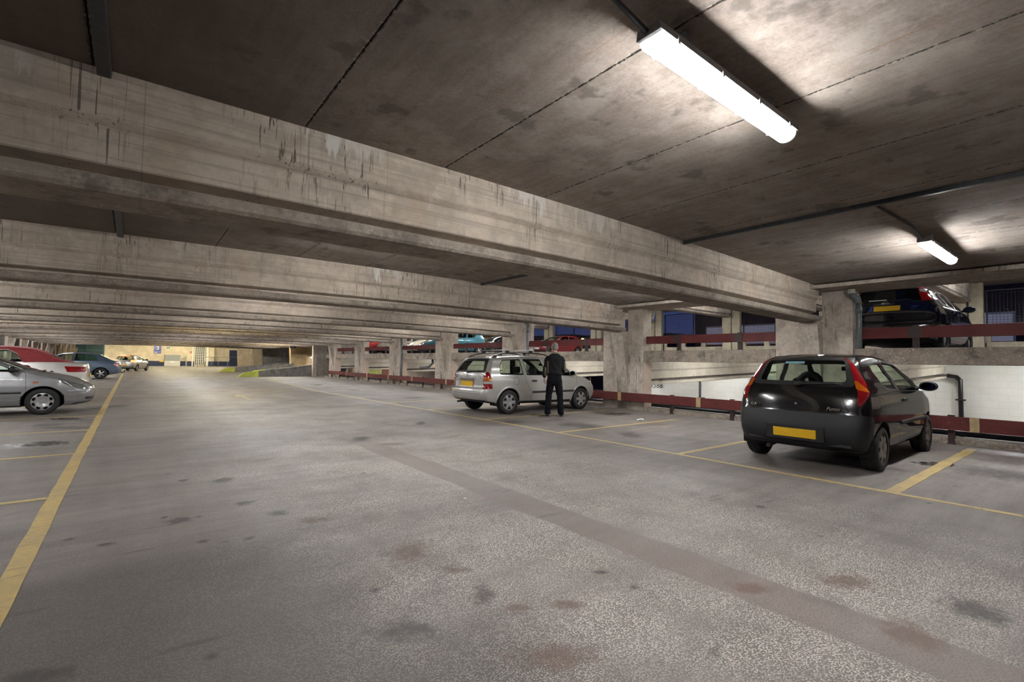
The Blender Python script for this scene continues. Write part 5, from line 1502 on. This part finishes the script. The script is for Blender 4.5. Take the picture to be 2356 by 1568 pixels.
CABRIO = dict(L=4.40, paint='paint_white', axles=(.98, 3.55), r=.30, tw=.19, track=.83, hub='alloy', zs=1.13,
    rear=[(.12, .29), (.03, .36), (0, .46), (.015, .62), (.03, .80), (.07, .955)],
    top=[(.07, .955), (.22, .985), (.40, .985), (.75, 1.12), (1.12, 1.29), (1.40, 1.375), (1.9, 1.405), (2.4, 1.35), (2.85, 1.12), (3.1, .985), (3.6, .89), (4.1, .78), (4.29, .66)],
    front=[(4.25, .22), (4.36, .32), (4.40, .46), (4.36, .58), (4.29, .66)], bottom=[(.12, .29), (.6, .23), (3.5, .2), (4.25, .22)],
    wz=[(.2, .75), (.3, .81), (.45, .85), (.62, .86), (.8, .85), (.95, .82), (1.1, .74), (1.3, .65), (1.42, .58)], px=[(0, .93), (.25, .97), (.8, 1), (3.4, 1), (4.0, .96), (4.4, .83)], bowR=.10,
    lamps=[('tail_light', 'dr', [(.52, .72), (.50, .86), (.99, .875), (.95, .72)], 'red_lens')],
    side_windows=[[(1.47, .99), (1.62, 1.2), (1.82, 1.30), (2.45, 1.275), (2.98, .965)]],
    rear_window=[(-.5, 1.22), (.5, 1.22), (.55, 1.03), (-.55, 1.03)], windscreen=[(-.57, 1.31), (.57, 1.31), (.71, 1.0), (-.71, 1.0)],
    zones=[('fabric_hood', [(.38, .985), (1.2, .985), (1.47, .975), (1.62, 1.21), (1.82, 1.31), (2.46, 1.285), (2.52, 1.25), (2.52, 1.5), (.3, 1.5)], 'hood_red')],
    doors=[[(1.5, .33), (1.5, .955), (2.95, .945), (3.1, .9), (3.05, .33)]], lines=[], cabin=(1.2, 2.9), seat_x=2.0, rvm=(2.5, 1.2), mirror=(2.75, .97, 'paint_white'), handles=[(1.68, .82)], handle_mat='paint_white',
    plates=[('number_plate', 'x', 0, .62, .52, .11, -1, 'plate')])

FOCUS = dict(L=4.20, paint='paint_navy', axles=(.82, 3.42), r=.315, tw=.205, track=.85, hub='alloy', zs=1.0,
    rear=[(.12, .27), (.04, .34), (0, .48), (0, .60), (.03, .69), (.05, .85), (.11, 1.04), (.25, 1.32), (.30, 1.44)],
    top=[(.30, 1.44), (.7, 1.475), (1.3, 1.49), (1.9, 1.46), (2.4, 1.34), (2.85, 1.13), (3.15, 1.0), (3.6, .90), (3.95, .79), (4.1, .70)],
    front=[(4.05, .22), (4.16, .32), (4.20, .47), (4.17, .6), (4.1, .70)], bottom=[(.12, .27), (.6, .22), (3.4, .2), (4.05, .22)],
    wz=[(.2, .76), (.3, .83), (.45, .87), (.62, .905), (.8, .90), (.95, .87), (1.1, .80), (1.3, .69), (1.46, .61)], px=[(0, .93), (.2, .97), (.6, 1), (3.2, 1), (3.7, .97), (4.2, .84)], bowR=.11,
    lamps=[('reversing_light', 'dr', [(.60, 1.29), (.61, 1.36), (.70, 1.35), (.71, 1.28)], 'clear_lens'), ('tail_light', 'dr', [(.555, 1.09), (.575, 1.25), (.61, 1.42), (.69, 1.42), (.725, 1.25), (.72, 1.10)], 'red_lens')],
    side_windows=[[(.62, 1.14), (.80, 1.30), (1.12, 1.36), (1.2, 1.04), (.85, 1.05)], [(1.28, 1.035), (1.2, 1.37), (1.85, 1.385), (1.95, 1.02)], [(2.02, 1.015), (1.93, 1.38), (2.35, 1.29), (2.98, 1.0)]],
    rear_window=[(-.53, 1.40), (.53, 1.40), (.66, 1.08), (-.66, 1.08)], windscreen=[(-.58, 1.37), (.58, 1.37), (.74, 1.03), (-.74, 1.03)],
    doors=[[(1.24, .33), (1.05, .7), (1.15, 1.0), (1.14, 1.40), (1.89, 1.41), (1.98, .3)], [(1.995, .3), (1.905, 1.41), (2.38, 1.32), (3.1, .99), (3.0, .3)]],
    lines=[('tailgate', 'x', [(-.66, 1.03), (.66, 1.03), (.66, .66), (-.66, .66)], -1)], cabin=(.6, 2.95), seat_x=2.0, rvm=(2.45, 1.24), mirror=(2.75, 1.03, 'paint_navy'), handles=[(1.42, .92), (2.2, .90)], handle_mat='paint_navy',
    plates=[('number_plate', 'x', -.03, .955, .46, .115, -1, 'plate'), ('plate_band', 'x', .245, .955, .055, .115, -1, 'plate_blue')], wiper=((0, 1.10), (-.42, 1.12)), glass='glass_dark', rub=[])

def variant(base, **kw):
    d = dict(base); d.update(kw); return d

# 1 black hatchback at the right
car1, sh1 = make_car(PUNTO, 'black three-door hatchback with dark plastic bumper, at the right behind the yellow bay line', (6.92, 2.69, 0), R(0.5))
text_obj('badge_lettering', 'Punto', .062, M['chrome'], car1, (.03, -.44, .79), (R(76), 0, R(-90)), .003, .28)
text_obj('badge_lettering', 'ELX', .048, M['chrome'], car1, (.03, .54, .79), (R(76), 0, R(-90)), .003, .2)
tubeo('badge_dot', [(.08, 0.0, .83), (.05, 0.0, .83)], .012, M['steel'], car1)
p, n = sh1.surf('x', 0.10, 1.375, -1)
st = boxo('window_sticker', -.002, .002, -.12, .12, -.018, .018, plain('pale_blue_sticker', (.22, .45, .55), .5), car1); st.location = p + n * .004; st.rotation_euler = (0, math.atan2(n.z, -n.x), 0)
for sg in (1, -1):     # lower bumper vents
    p, n = sh1.surf('x', sg * .47, .33, -1)
    v = boxo('bumper_vent', -.012, .012, -.16, .16, -.02, .02, M['trim'], car1, .01); v.location = p

# 2 silver estate with roof rails, the man beside it
car2, sh2 = make_car(ASTRA, 'silver estate car with black roof rails and two roof bars, parked beside the man', (6.72, 10.42, 0), R(0))
for sg in (1, -1):
    pts = []
    for k in range(21):
        x = .45 + 2.15 * k / 20
        p, n = sh2.surf('z', x, sg * .53, 1)
        h = .085 * (1 - abs(2 * k / 20 - 1) ** 6)
        pts.append(p + Vector((0, 0, h)))
    o = tubeo('roof_rail', pts, .017, M['trim'], car2, 8)
    for k in (1, 10, 19):
        bm = bmesh.new(); rbox(bm, pts[k] - Vector((0, 0, .03)), (.10, .035, .09), .012); mesh_obj('rail_foot', bm, M['trim'], o)
for x in (.95, 1.75):
    p, n = sh2.surf('z', x, .0, 1)
    o = boxo('roof_bar', -.03, .03, -.66, .66, -.012, .012, M['steel'], car2, .008); o.location = (x, 0, p.z + .13)
    for sg in (1, -1): boxo('bar_clamp', -.045, .045, sg * .53 - .03, sg * .53 + .03, -.06, -.012, M['trim'], o, .008)
bm = bmesh.new()
for k in range(14):
    a0 = 2 * math.pi * k / 14; a1 = 2 * math.pi * (k + 1) / 14
    tube(bm, [(0, .03 * math.cos(a0), .03 * math.sin(a0)), (0, .03 * math.cos(a1), .03 * math.sin(a1))], .005, 5)
o = mesh_obj('round_badge', bm, M['chrome'], car2); p, n = sh2.surf('x', 0, .905 * 1.045, -1); o.location = p + n * .004
for (y, z, w, h, mt, nm) in [(.50, .74, .11, .13, 'plate_white', 'square_sticker'), (.56, .92, .04, .05, 'sign_blue', 'round_sticker'), (.60, .985, .11, .014, 'chrome', 'model_badge'), (-.52, .95, .12, .014, 'chrome', 'model_badge'), (-.56, .91, .05, .014, 'chrome', 'model_badge')]:
    p, n = sh2.surf('x', y, z * 1.0, -1); o = boxo(nm, -.002, .003, -w / 2, w / 2, -h / 2, h / 2, M[mt], car2); o.location = p + n * .012; o.rotation_euler = (0, math.atan2(n.z, -n.x), 0)

# 3 grey hatchback at the left edge
car3, sh3 = make_car(P206, 'steel grey hatchback cut off by the left edge of the picture, bonnet towards the lane', (-4.55, 15.66, 0), R(0))
p, n = sh3.surf('y', 2.90, .72, -1)
bm = bmesh.new(); bmesh.ops.create_uvsphere(bm, u_segments=12, v_segments=8, radius=1); bmesh.ops.scale(bm, vec=(.045, .012, .02), verts=bm.verts); bmesh.ops.translate(bm, vec=p, verts=bm.verts); mesh_obj('side_indicator', bm, M['amber_lens'], car3, True)
pts = [sh3.surf('z', 2.96, y, 1)[0] + Vector((0, 0, .02)) for y in (-.45, -.3, -.1, .1)]
tubeo('windscreen_wiper', pts, .014, M['trim'], car3, 6)
pts = [sh3.surf('z', 3.04, y, 1)[0] + Vector((0, 0, .015)) for y in (.15, .3, .45, .58)]
tubeo('windscreen_wiper', pts, .014, M['trim'], car3, 6)

# 4 white soft-top, 5 slate saloon, 6 the silver car leaving down the lane
car4, sh4 = make_car(CABRIO, 'off-white convertible with a closed maroon fabric roof behind the grey hatchback', (-1.04, 20.8, 0), R(180))
car5, sh5 = make_car(SEDAN, 'slate blue saloon with a tow ball, tail towards the lane', (-.46, 36.9, .0), R(180))
tubeo('tow_bar', [(.1, 0, .36), (-.1, 0, .36), (-.14, 0, .44)], .022, M['trim'], car5)
bm = bmesh.new(); bmesh.ops.create_uvsphere(bm, u_segments=12, v_segments=8, radius=.035); bmesh.ops.translate(bm, vec=(-.14, 0, .47), verts=bm.verts); mesh_obj('tow_ball', bm, M['trim'], car5, True)
GOING = variant(P206, paint='paint_silver', res=.6, detail=1, hub='astra', lines=[], rub=[],
    lamps=[('tail_light', 'dr', [(.40, .80), (.40, .98), (.70, .98), (.74, .80)], 'brake_glow')],
    plates=[('number_plate', 'x', 0, .55, .5, .11, -1, 'plate'), ('high_brake_light', 'x', 0, 1.335, .62, .05, -1, 'brake_glow')])
car6, sh6 = make_car(GOING, 'small silver car driving away down the lane with red brake lights lit', (-.55, 54.0, 0), R(72))

# upper deck
car7, sh7 = make_car(FOCUS, 'near-black hatchback parked on the upper deck behind the maroon rail, above the black hatchback', (12.55, 3.08, 1.62), R(0))
bm = bmesh.new(); bmesh.ops.create_uvsphere(bm, u_segments=20, v_segments=6, radius=1); bmesh.ops.scale(bm, vec=(.006, .085, .034), verts=bm.verts)
o = mesh_obj('oval_badge', bm, M['chrome'], car7, True); p, n = sh7.surf('x', 0, 1.07, -1); o.location = p
for (y, z, w, h) in [(-.47, .98, .16, .02), (-.46, .935, .10, .014)]:
    p, n = sh7.surf('x', y, z, -1); o = boxo('model_badge', -.002, .004, -w / 2, w / 2, -h / 2, h / 2, M['chrome'], car7); o.location = p + n * .003; o.rotation_euler = (0, math.atan2(n.z, -n.x), 0)
p, n = sh7.surf('x', .15, 1.15, -1); o = boxo('window_sticker', -.002, .002, -.16, .16, -.012, .012, M['white'], car7); o.location = p + n * .004; o.rotation_euler = (0, math.atan2(n.z, -n.x), 0)
p, n = sh7.surf('x', .54, 1.12, -1); o = boxo('window_sticker', -.002, .002, -.12, .12, -.022, .022, M['plate'], car7); o.location = p + n * .004; o.rotation_euler = (0, math.atan2(n.z, -n.x), 0)
BG = dict(res=.55, detail=1, lines=[])
car8, _ = make_car(variant(PUNTO, paint='paint_teal', hub='alloy', hubmat='hub', zones=[], wiper=((0, 1.06), (-.5, 1.07)), **BG), 'light teal hatchback on the upper deck, nose to the maroon rail', (16.6, 24.1, 1.66), R(180))
car9, _ = make_car(variant(P206, paint='paint_crimson', hub='alloy', lamps=[('headlight', 'df', [(.40, .52), (.45, .66), (.66, .74), (.93, .78), (.86, .64), (.60, .52)], 'clear_lens')], plates=[('number_plate', 'x', 0, .42, .52, .115, 1, 'plate_white')], **BG), 'crimson hatchback at the far side of the upper deck, facing the rail above the man', (26.0, 25.2, 1.86), R(180))
car10, _ = make_car(variant(PUNTO, paint='paint_cream', hub='astra', hubmat='hub', zones=[], **BG), 'cream hatchback with a round chrome badge on the upper deck', (18.1, 29.2, 1.70), R(180))
tubeo('round_badge', [(3.70, 0, .75), (3.76, 0, .74)], .075, M['chrome'], car10, 16)
car11, _ = make_car(variant(P206, paint='paint_deepteal', hub='astra', lamps=[('headlight', 'df', [(.40, .545), (.45, .66), (.66, .74), (.99, .80), (.93, .70), (.78, .60), (.60, .545)], 'clear_lens')], **BG), 'dark teal hatchback on the upper deck beside the cream car', (17.75, 26.7, 1.69), R(180))
car12, _ = make_car(variant(PUNTO, paint='paint_red', hub='alloy', hubmat='hub', zones=[], **BG), 'bright red hatchback on the upper deck, farthest along the rail', (16.7, 33.9, 1.66), R(180))
car13, _ = make_car(variant(ASTRA, paint='paint_cream', zones=[], **BG), 'cream estate car on the upper deck beside the bright red hatchback', (17.6, 31.7, 1.68), R(180))
car14, _ = make_car(variant(SEDAN, paint='paint_navy', **BG), 'dark saloon on the upper deck behind the teal hatchback', (25.5, 31.0, 1.86), R(180))
car15, _ = make_car(variant(ASTRA, paint='paint_white', **BG), 'white estate car on the lower deck seen under the maroon rail', (21.5, 47.5, -1.7), R(196))

# traffic cone down on the lower deck, and a scrap of litter in the empty bay
cn = tag(empty('traffic_cone', (26.3, 51.4, -1.7)), 'small orange traffic cone on the lower deck', 'cone')
bm = bmesh.new(); tube(bm, [(0, 0, .04), (0, 0, .85)], [.19, .04], 14); mesh_obj('cone_body', bm, plain('orange_plastic', (.75, .12, .02), .5), cn)
boxo('cone_base', -.22, .22, -.22, .22, 0, .05, M['trim'], cn, .02)
bm = bmesh.new()
rl = random.Random(4)
vs = [bm.verts.new((.12 * math.cos(a) * rl.uniform(.6, 1.2), .06 * math.sin(a) * rl.uniform(.6, 1.3), .012 + .03 * rl.random())) for a in [2 * math.pi * k / 11 for k in range(11)]]
c0 = bm.verts.new((0, 0, .055)); c1 = bm.verts.new((0, 0, .004))
for k in range(11): bm.faces.new((vs[k], vs[(k + 1) % 11], c0)); bm.faces.new((vs[(k + 1) % 11], vs[k], c1))
o = mesh_obj('crumpled_paper', bm, M['plate_white']); o.location = (9.35, 6.95, 0); tag(o, 'crumpled scrap of pale paper on the floor of the empty bay', 'litter')

# ------------------------------------------------------------------ the man, seen from behind
def loft(bm, rings, n=20):
    """closed surface through horizontal ellipses (x, y, z, rx, ry)"""
    R_ = [[bm.verts.new((x + rx * math.cos(2 * math.pi * k / n), y + ry * math.sin(2 * math.pi * k / n), z)) for k in range(n)] for x, y, z, rx, ry in rings]
    for A, B in zip(R_, R_[1:]):
        for k in range(n): bm.faces.new((A[k], A[(k + 1) % n], B[(k + 1) % n], B[k]))
    bm.faces.new(R_[0][::-1]); bm.faces.new(R_[-1])
def ball(bm, c, s, rot=None):
    q = bmesh.ops.create_uvsphere(bm, u_segments=16, v_segments=12, radius=1)
    mt = Matrix.Translation(c) @ (rot or Matrix.Identity(4)) @ Matrix.Diagonal((s[0], s[1], s[2], 1))
    bmesh.ops.transform(bm, matrix=mt, verts=q['verts'])
def fuse(name, bm, voxel, smooth, mats, parent, pick=None, warp=None):
    """merge overlapping volumes into one continuous skin"""
    fix(bm)
    me = bpy.data.meshes.new('raw'); bm.to_mesh(me); bm.free()
    tmp = bpy.data.objects.new('raw', me); COL.objects.link(tmp)
    md = tmp.modifiers.new('m', 'REMESH'); md.mode = 'VOXEL'; md.voxel_size = voxel
    sm = tmp.modifiers.new('s', 'SMOOTH'); sm.iterations = smooth; sm.factor = .5
    dg = bpy.context.evaluated_depsgraph_get(); dg.update()
    out = bpy.data.meshes.new_from_object(tmp.evaluated_get(dg))
    bpy.data.objects.remove(tmp); bpy.data.meshes.remove(me)
    out.name = name
    out.materials.clear()
    for mt in mats: out.materials.append(mt)
    if warp:
        for v in out.vertices: v.co = warp(v.co.copy(), v.normal.copy())
    for p in out.polygons:
        p.use_smooth = True; p.material_index = pick(p.center) if pick else 0
    o = bpy.data.objects.new(name, out); COL.objects.link(o); o.parent = parent
    return o

man = tag(empty('person', (8.24, 8.70, 0), R(-43)), 'grey-haired man in black jacket and dark trousers, back turned, beside the silver estate', 'person')
Vv = Vector
def hand(bm, wrist, d, side, curl=.6, th=1):
    """palm, four separate fingers of unequal length and a thumb from the side of the palm; d is the pointing direction"""
    d = d.normalized(); up = Vv((0, 0, 1)) if abs(d.z) < .8 else Vv((0, 1, 0))
    across = d.cross(up).normalized(); across = up if abs(d.z) >= .8 else across
    palm_n = d.cross(across).normalized()
    c = wrist + d * .05
    rot = Matrix((across, d, palm_n)).transposed().to_4x4()
    ball(bm, c, (.044, .056, .021), rot)
    for i, L in enumerate((.072, .082, .077, .06)):
        a = wrist + d * .092 + across * (.03 - .02 * i)
        pts = [a - d * .02]; dirv = d.copy(); q = a
        for seg in (.42, .33, .25):
            dirv = (Matrix.Rotation(curl * side, 4, across) @ dirv) if seg != .42 else (Matrix.Rotation(curl * .5 * side, 4, across) @ dirv)
            q = q + dirv * L * seg; pts.append(q.copy())
        tube(bm, pts, [.0115, .0108, .0098, .0085], 8)
    t0 = wrist + d * .03 + across * .034 * th
    tube(bm, [t0, t0 + across * .02 * th + d * .03 + palm_n * .008, t0 + across * .014 * th + d * .058 + palm_n * .018], [.0135, .012, .0095], 8)

# body: one continuous surface
bm = bmesh.new()
loft(bm, [(0, .0, .86, .13, .09), (0, 0, .95, .165, .11), (0, .01, 1.05, .15, .10), (0, .01, 1.2, .16, .105), (0, 0, 1.34, .175, .11), (0, -.005, 1.44, .17, .09), (0, 0, 1.50, .10, .065), (0, .005, 1.54, .058, .058), (0, .012, 1.62, .054, .056)])
for s in (-1, 1):
    tube(bm, [(s * .085, 0, .92), (s * .115, .0, .70), (s * .14, .01, .50), (s * .155, -.01, .3), (s * .165, -.02, .08)], [.088, .078, .056, .052, .038], 12)
    tube(bm, [(s * .165, -.03, .055), (s * .172, .05, .05), (s * .185, .14, .035)], [.042, .042, .034], 10)
arms = {-1: [(-.155, 0, 1.44), (-.19, -.01, 1.38), (-.222, -.03, 1.16), (-.242, .0, 1.05), (-.252, .045, .94)], 1: [(.155, 0, 1.44), (.19, -.01, 1.38), (.222, -.04, 1.17), (.222, .08, 1.10), (.19, .22, 1.06)]}
for s in (-1, 1): tube(bm, arms[s], [.055, .052, .042, .038, .027], 10)
hand(bm, Vv((-.255, .05, .93)), Vv((.02, .12, -1)), -1, .85)
hand(bm, Vv((.19, .22, 1.06)), Vv((-.2, 1, -.05)), -1, .6, -1)
# head, a little turned to the left and tipped down
Hm = Matrix.Translation((0, .02, 1.70)) @ Matrix.Rotation(R(16), 4, 'Z') @ Matrix.Rotation(R(-6), 4, 'X')
hb = bmesh.new()
ball(hb, Vv((0, -.005, .03)), (.076, .096, .090)); ball(hb, Vv((0, .03, -.03)), (.062, .07, .085)); ball(hb, Vv((0, .06, -.095)), (.035, .035, .025))
tube(hb, [(0, .095, .01), (0, .122, -.03), (0, .10, -.038)], [.010, .015, .010], 8)
ball(hb, Vv((0, .082, .022)), (.055, .02, .012)); ball(hb, Vv((0, .094, -.066)), (.024, .012, .007)); ball(hb, Vv((0, .092, -.078)), (.02, .012, .007))
for s in (-1, 1):
    ball(hb, Vv((s * .079, 0.0, -.008)), (.009, .020, .032)); ball(hb, Vv((s * .03, .092, .006)), (.012, .008, .008))
bmesh.ops.transform(hb, matrix=Hm, verts=hb.verts)
me = bpy.data.meshes.new('t'); hb.to_mesh(me); hb.free(); bm.from_mesh(me); bpy.data.meshes.remove(me)
fuse('body', bm, .0068, 3, [M['skin']], man)
# hair: cropped, thinner on the crown
hb = bmesh.new(); ball(hb, Vv((0, -.012, .034)), (.080, .100, .092)); ball(hb, Vv((0, -.045, -.02)), (.070, .062, .07))
bmesh.ops.transform(hb, matrix=Hm, verts=hb.verts)
inv = Hm.inverted()
fix(hb)
def trim_hair(bm):
    for co, no in ((Vv((0, .045, 0)), Vv((0, 1, .15))), (Vv((0, 0, -.066)), Vv((0, .45, -1)))):
        g = bm.verts[:] + bm.edges[:] + bm.faces[:]
        r = bmesh.ops.bisect_plane(bm, geom=g, plane_co=Hm @ co, plane_no=Hm.to_3x3() @ no, clear_outer=True)
        bmesh.ops.holes_fill(bm, edges=[e for e in bm.edges if e.is_boundary])
trim_hair(hb)
bald = plain('thin_hair_on_crown', (.42, .30, .25), .7, 0, .25)
def tuft(co, n):
    return co + n * (.0035 * math.sin(co.x * 210 + co.z * 90) * math.sin(co.y * 180 - co.z * 260))
fuse('hair', hb, .006, 2, [M['hair'], bald], man, lambda c: 1 if (inv @ c).z > .105 and (inv @ c).y > -.03 else 0, tuft)
# trousers
bm = bmesh.new()
loft(bm, [(0, -.005, .78, .155, .105), (0, -.01, .86, .183, .125), (0, -.005, .94, .18, .122), (0, 0, 1.03, .168, .112)])
for s in (-1, 1):
    tube(bm, [(s * .088, -.005, .88), (s * .112, -.005, .70), (s * .138, .01, .50), (s * .152, -.01, .3), (s * .164, -.015, .12), (s * .166, -.01, .055)], [.104, .096, .08, .076, .078, .08], 14)
rt_ = random.Random(5)
def folds(co, n):
    f = .006 * math.sin(co.z * 46 + co.x * 20) * math.exp(-((co.z - .16) / .13) ** 2) + .005 * math.sin(co.z * 40 - co.x * 35) * math.exp(-((co.z - .52) / .1) ** 2) + .004 * math.sin(co.z * 34 + abs(co.x) * 50) * math.exp(-((co.z - .8) / .08) ** 2)
    return co + n * f
fuse('trousers', bm, .011, 4, [M['trousers']], man, None, folds)
# jacket: loose blouson with gathered hem, khaki panels down the sides and sleeves
bm = bmesh.new()
loft(bm, [(0, 0, .975, .165, .115), (0, -.005, 1.0, .178, .128), (0, -.01, 1.04, .195, .142), (0, -.01, 1.15, .198, .14), (0, -.01, 1.3, .208, .138), (0, -.01, 1.40, .212, .128), (0, -.005, 1.455, .202, .108), (0, 0, 1.51, .142, .085), (0, .0, 1.55, .082, .075)])
sl = {-1: [(-.15, 0, 1.455), (-.19, -.01, 1.39), (-.222, -.03, 1.17), (-.242, .0, 1.06), (-.25, .035, .985), (-.252, .048, .955)], 1: [(.15, 0, 1.455), (.19, -.01, 1.39), (.222, -.04, 1.17), (.222, .06, 1.105), (.205, .18, 1.07), (.197, .205, 1.065)]}
for s in (-1, 1): tube(bm, sl[s], [.062, .068, .064, .058, .052, .042], 14)
def jf(co, n):
    f = .006 * math.sin(co.z * 60 + co.x * 14) * math.exp(-((co.z - 1.06) / .06) ** 2) + .005 * math.sin(co.x * 40 + co.z * 22) * math.exp(-((co.z - 1.25) / .16) ** 2)
    if co.x < -.19 or co.x > .2: f += .0025 * math.sin(co.z * 70 + co.y * 20)
    return co + n * f
def jp(c):
    if -.182 < c.x < -.15 and c.y < -.03 and 1.06 < c.z < 1.36: return 1
    if -.25 < c.x < -.20 and c.y < .01 and .985 < c.z < 1.2: return 1
    if c.x > .245 and c.y < .02 and 1.02 < c.z < 1.34: return 1
    return 0
fuse('jacket', bm, .011, 4, [M['jacket'], M['khaki']], man, jp, jf)
bm = bmesh.new()
loft(bm, [(0, .0, 1.525, .088, .078), (0, .003, 1.555, .076, .072), (0, .006, 1.585, .068, .068)])
fuse('collar', bm, .009, 2, [M['khaki']], man)
for s in (-1, 1):
    bm = bmesh.new()
    tube(bm, [(s * .165, -.05, .05), (s * .17, .0, .056), (s * .178, .08, .048), (s * .19, .175, .036), (s * .192, .2, .034)], [.036, .046, .044, .036, .02], 12)
    bmesh.ops.scale(bm, vec=(1, 1, 1), verts=bm.verts)
    rbox(bm, Vv((s * .177, .07, .014)), (.088, .28, .028), .012, Matrix.Rotation(-s * R(5), 4, 'Z'))
    fuse('shoe', bm, .009, 2, [M['shoe']], man)
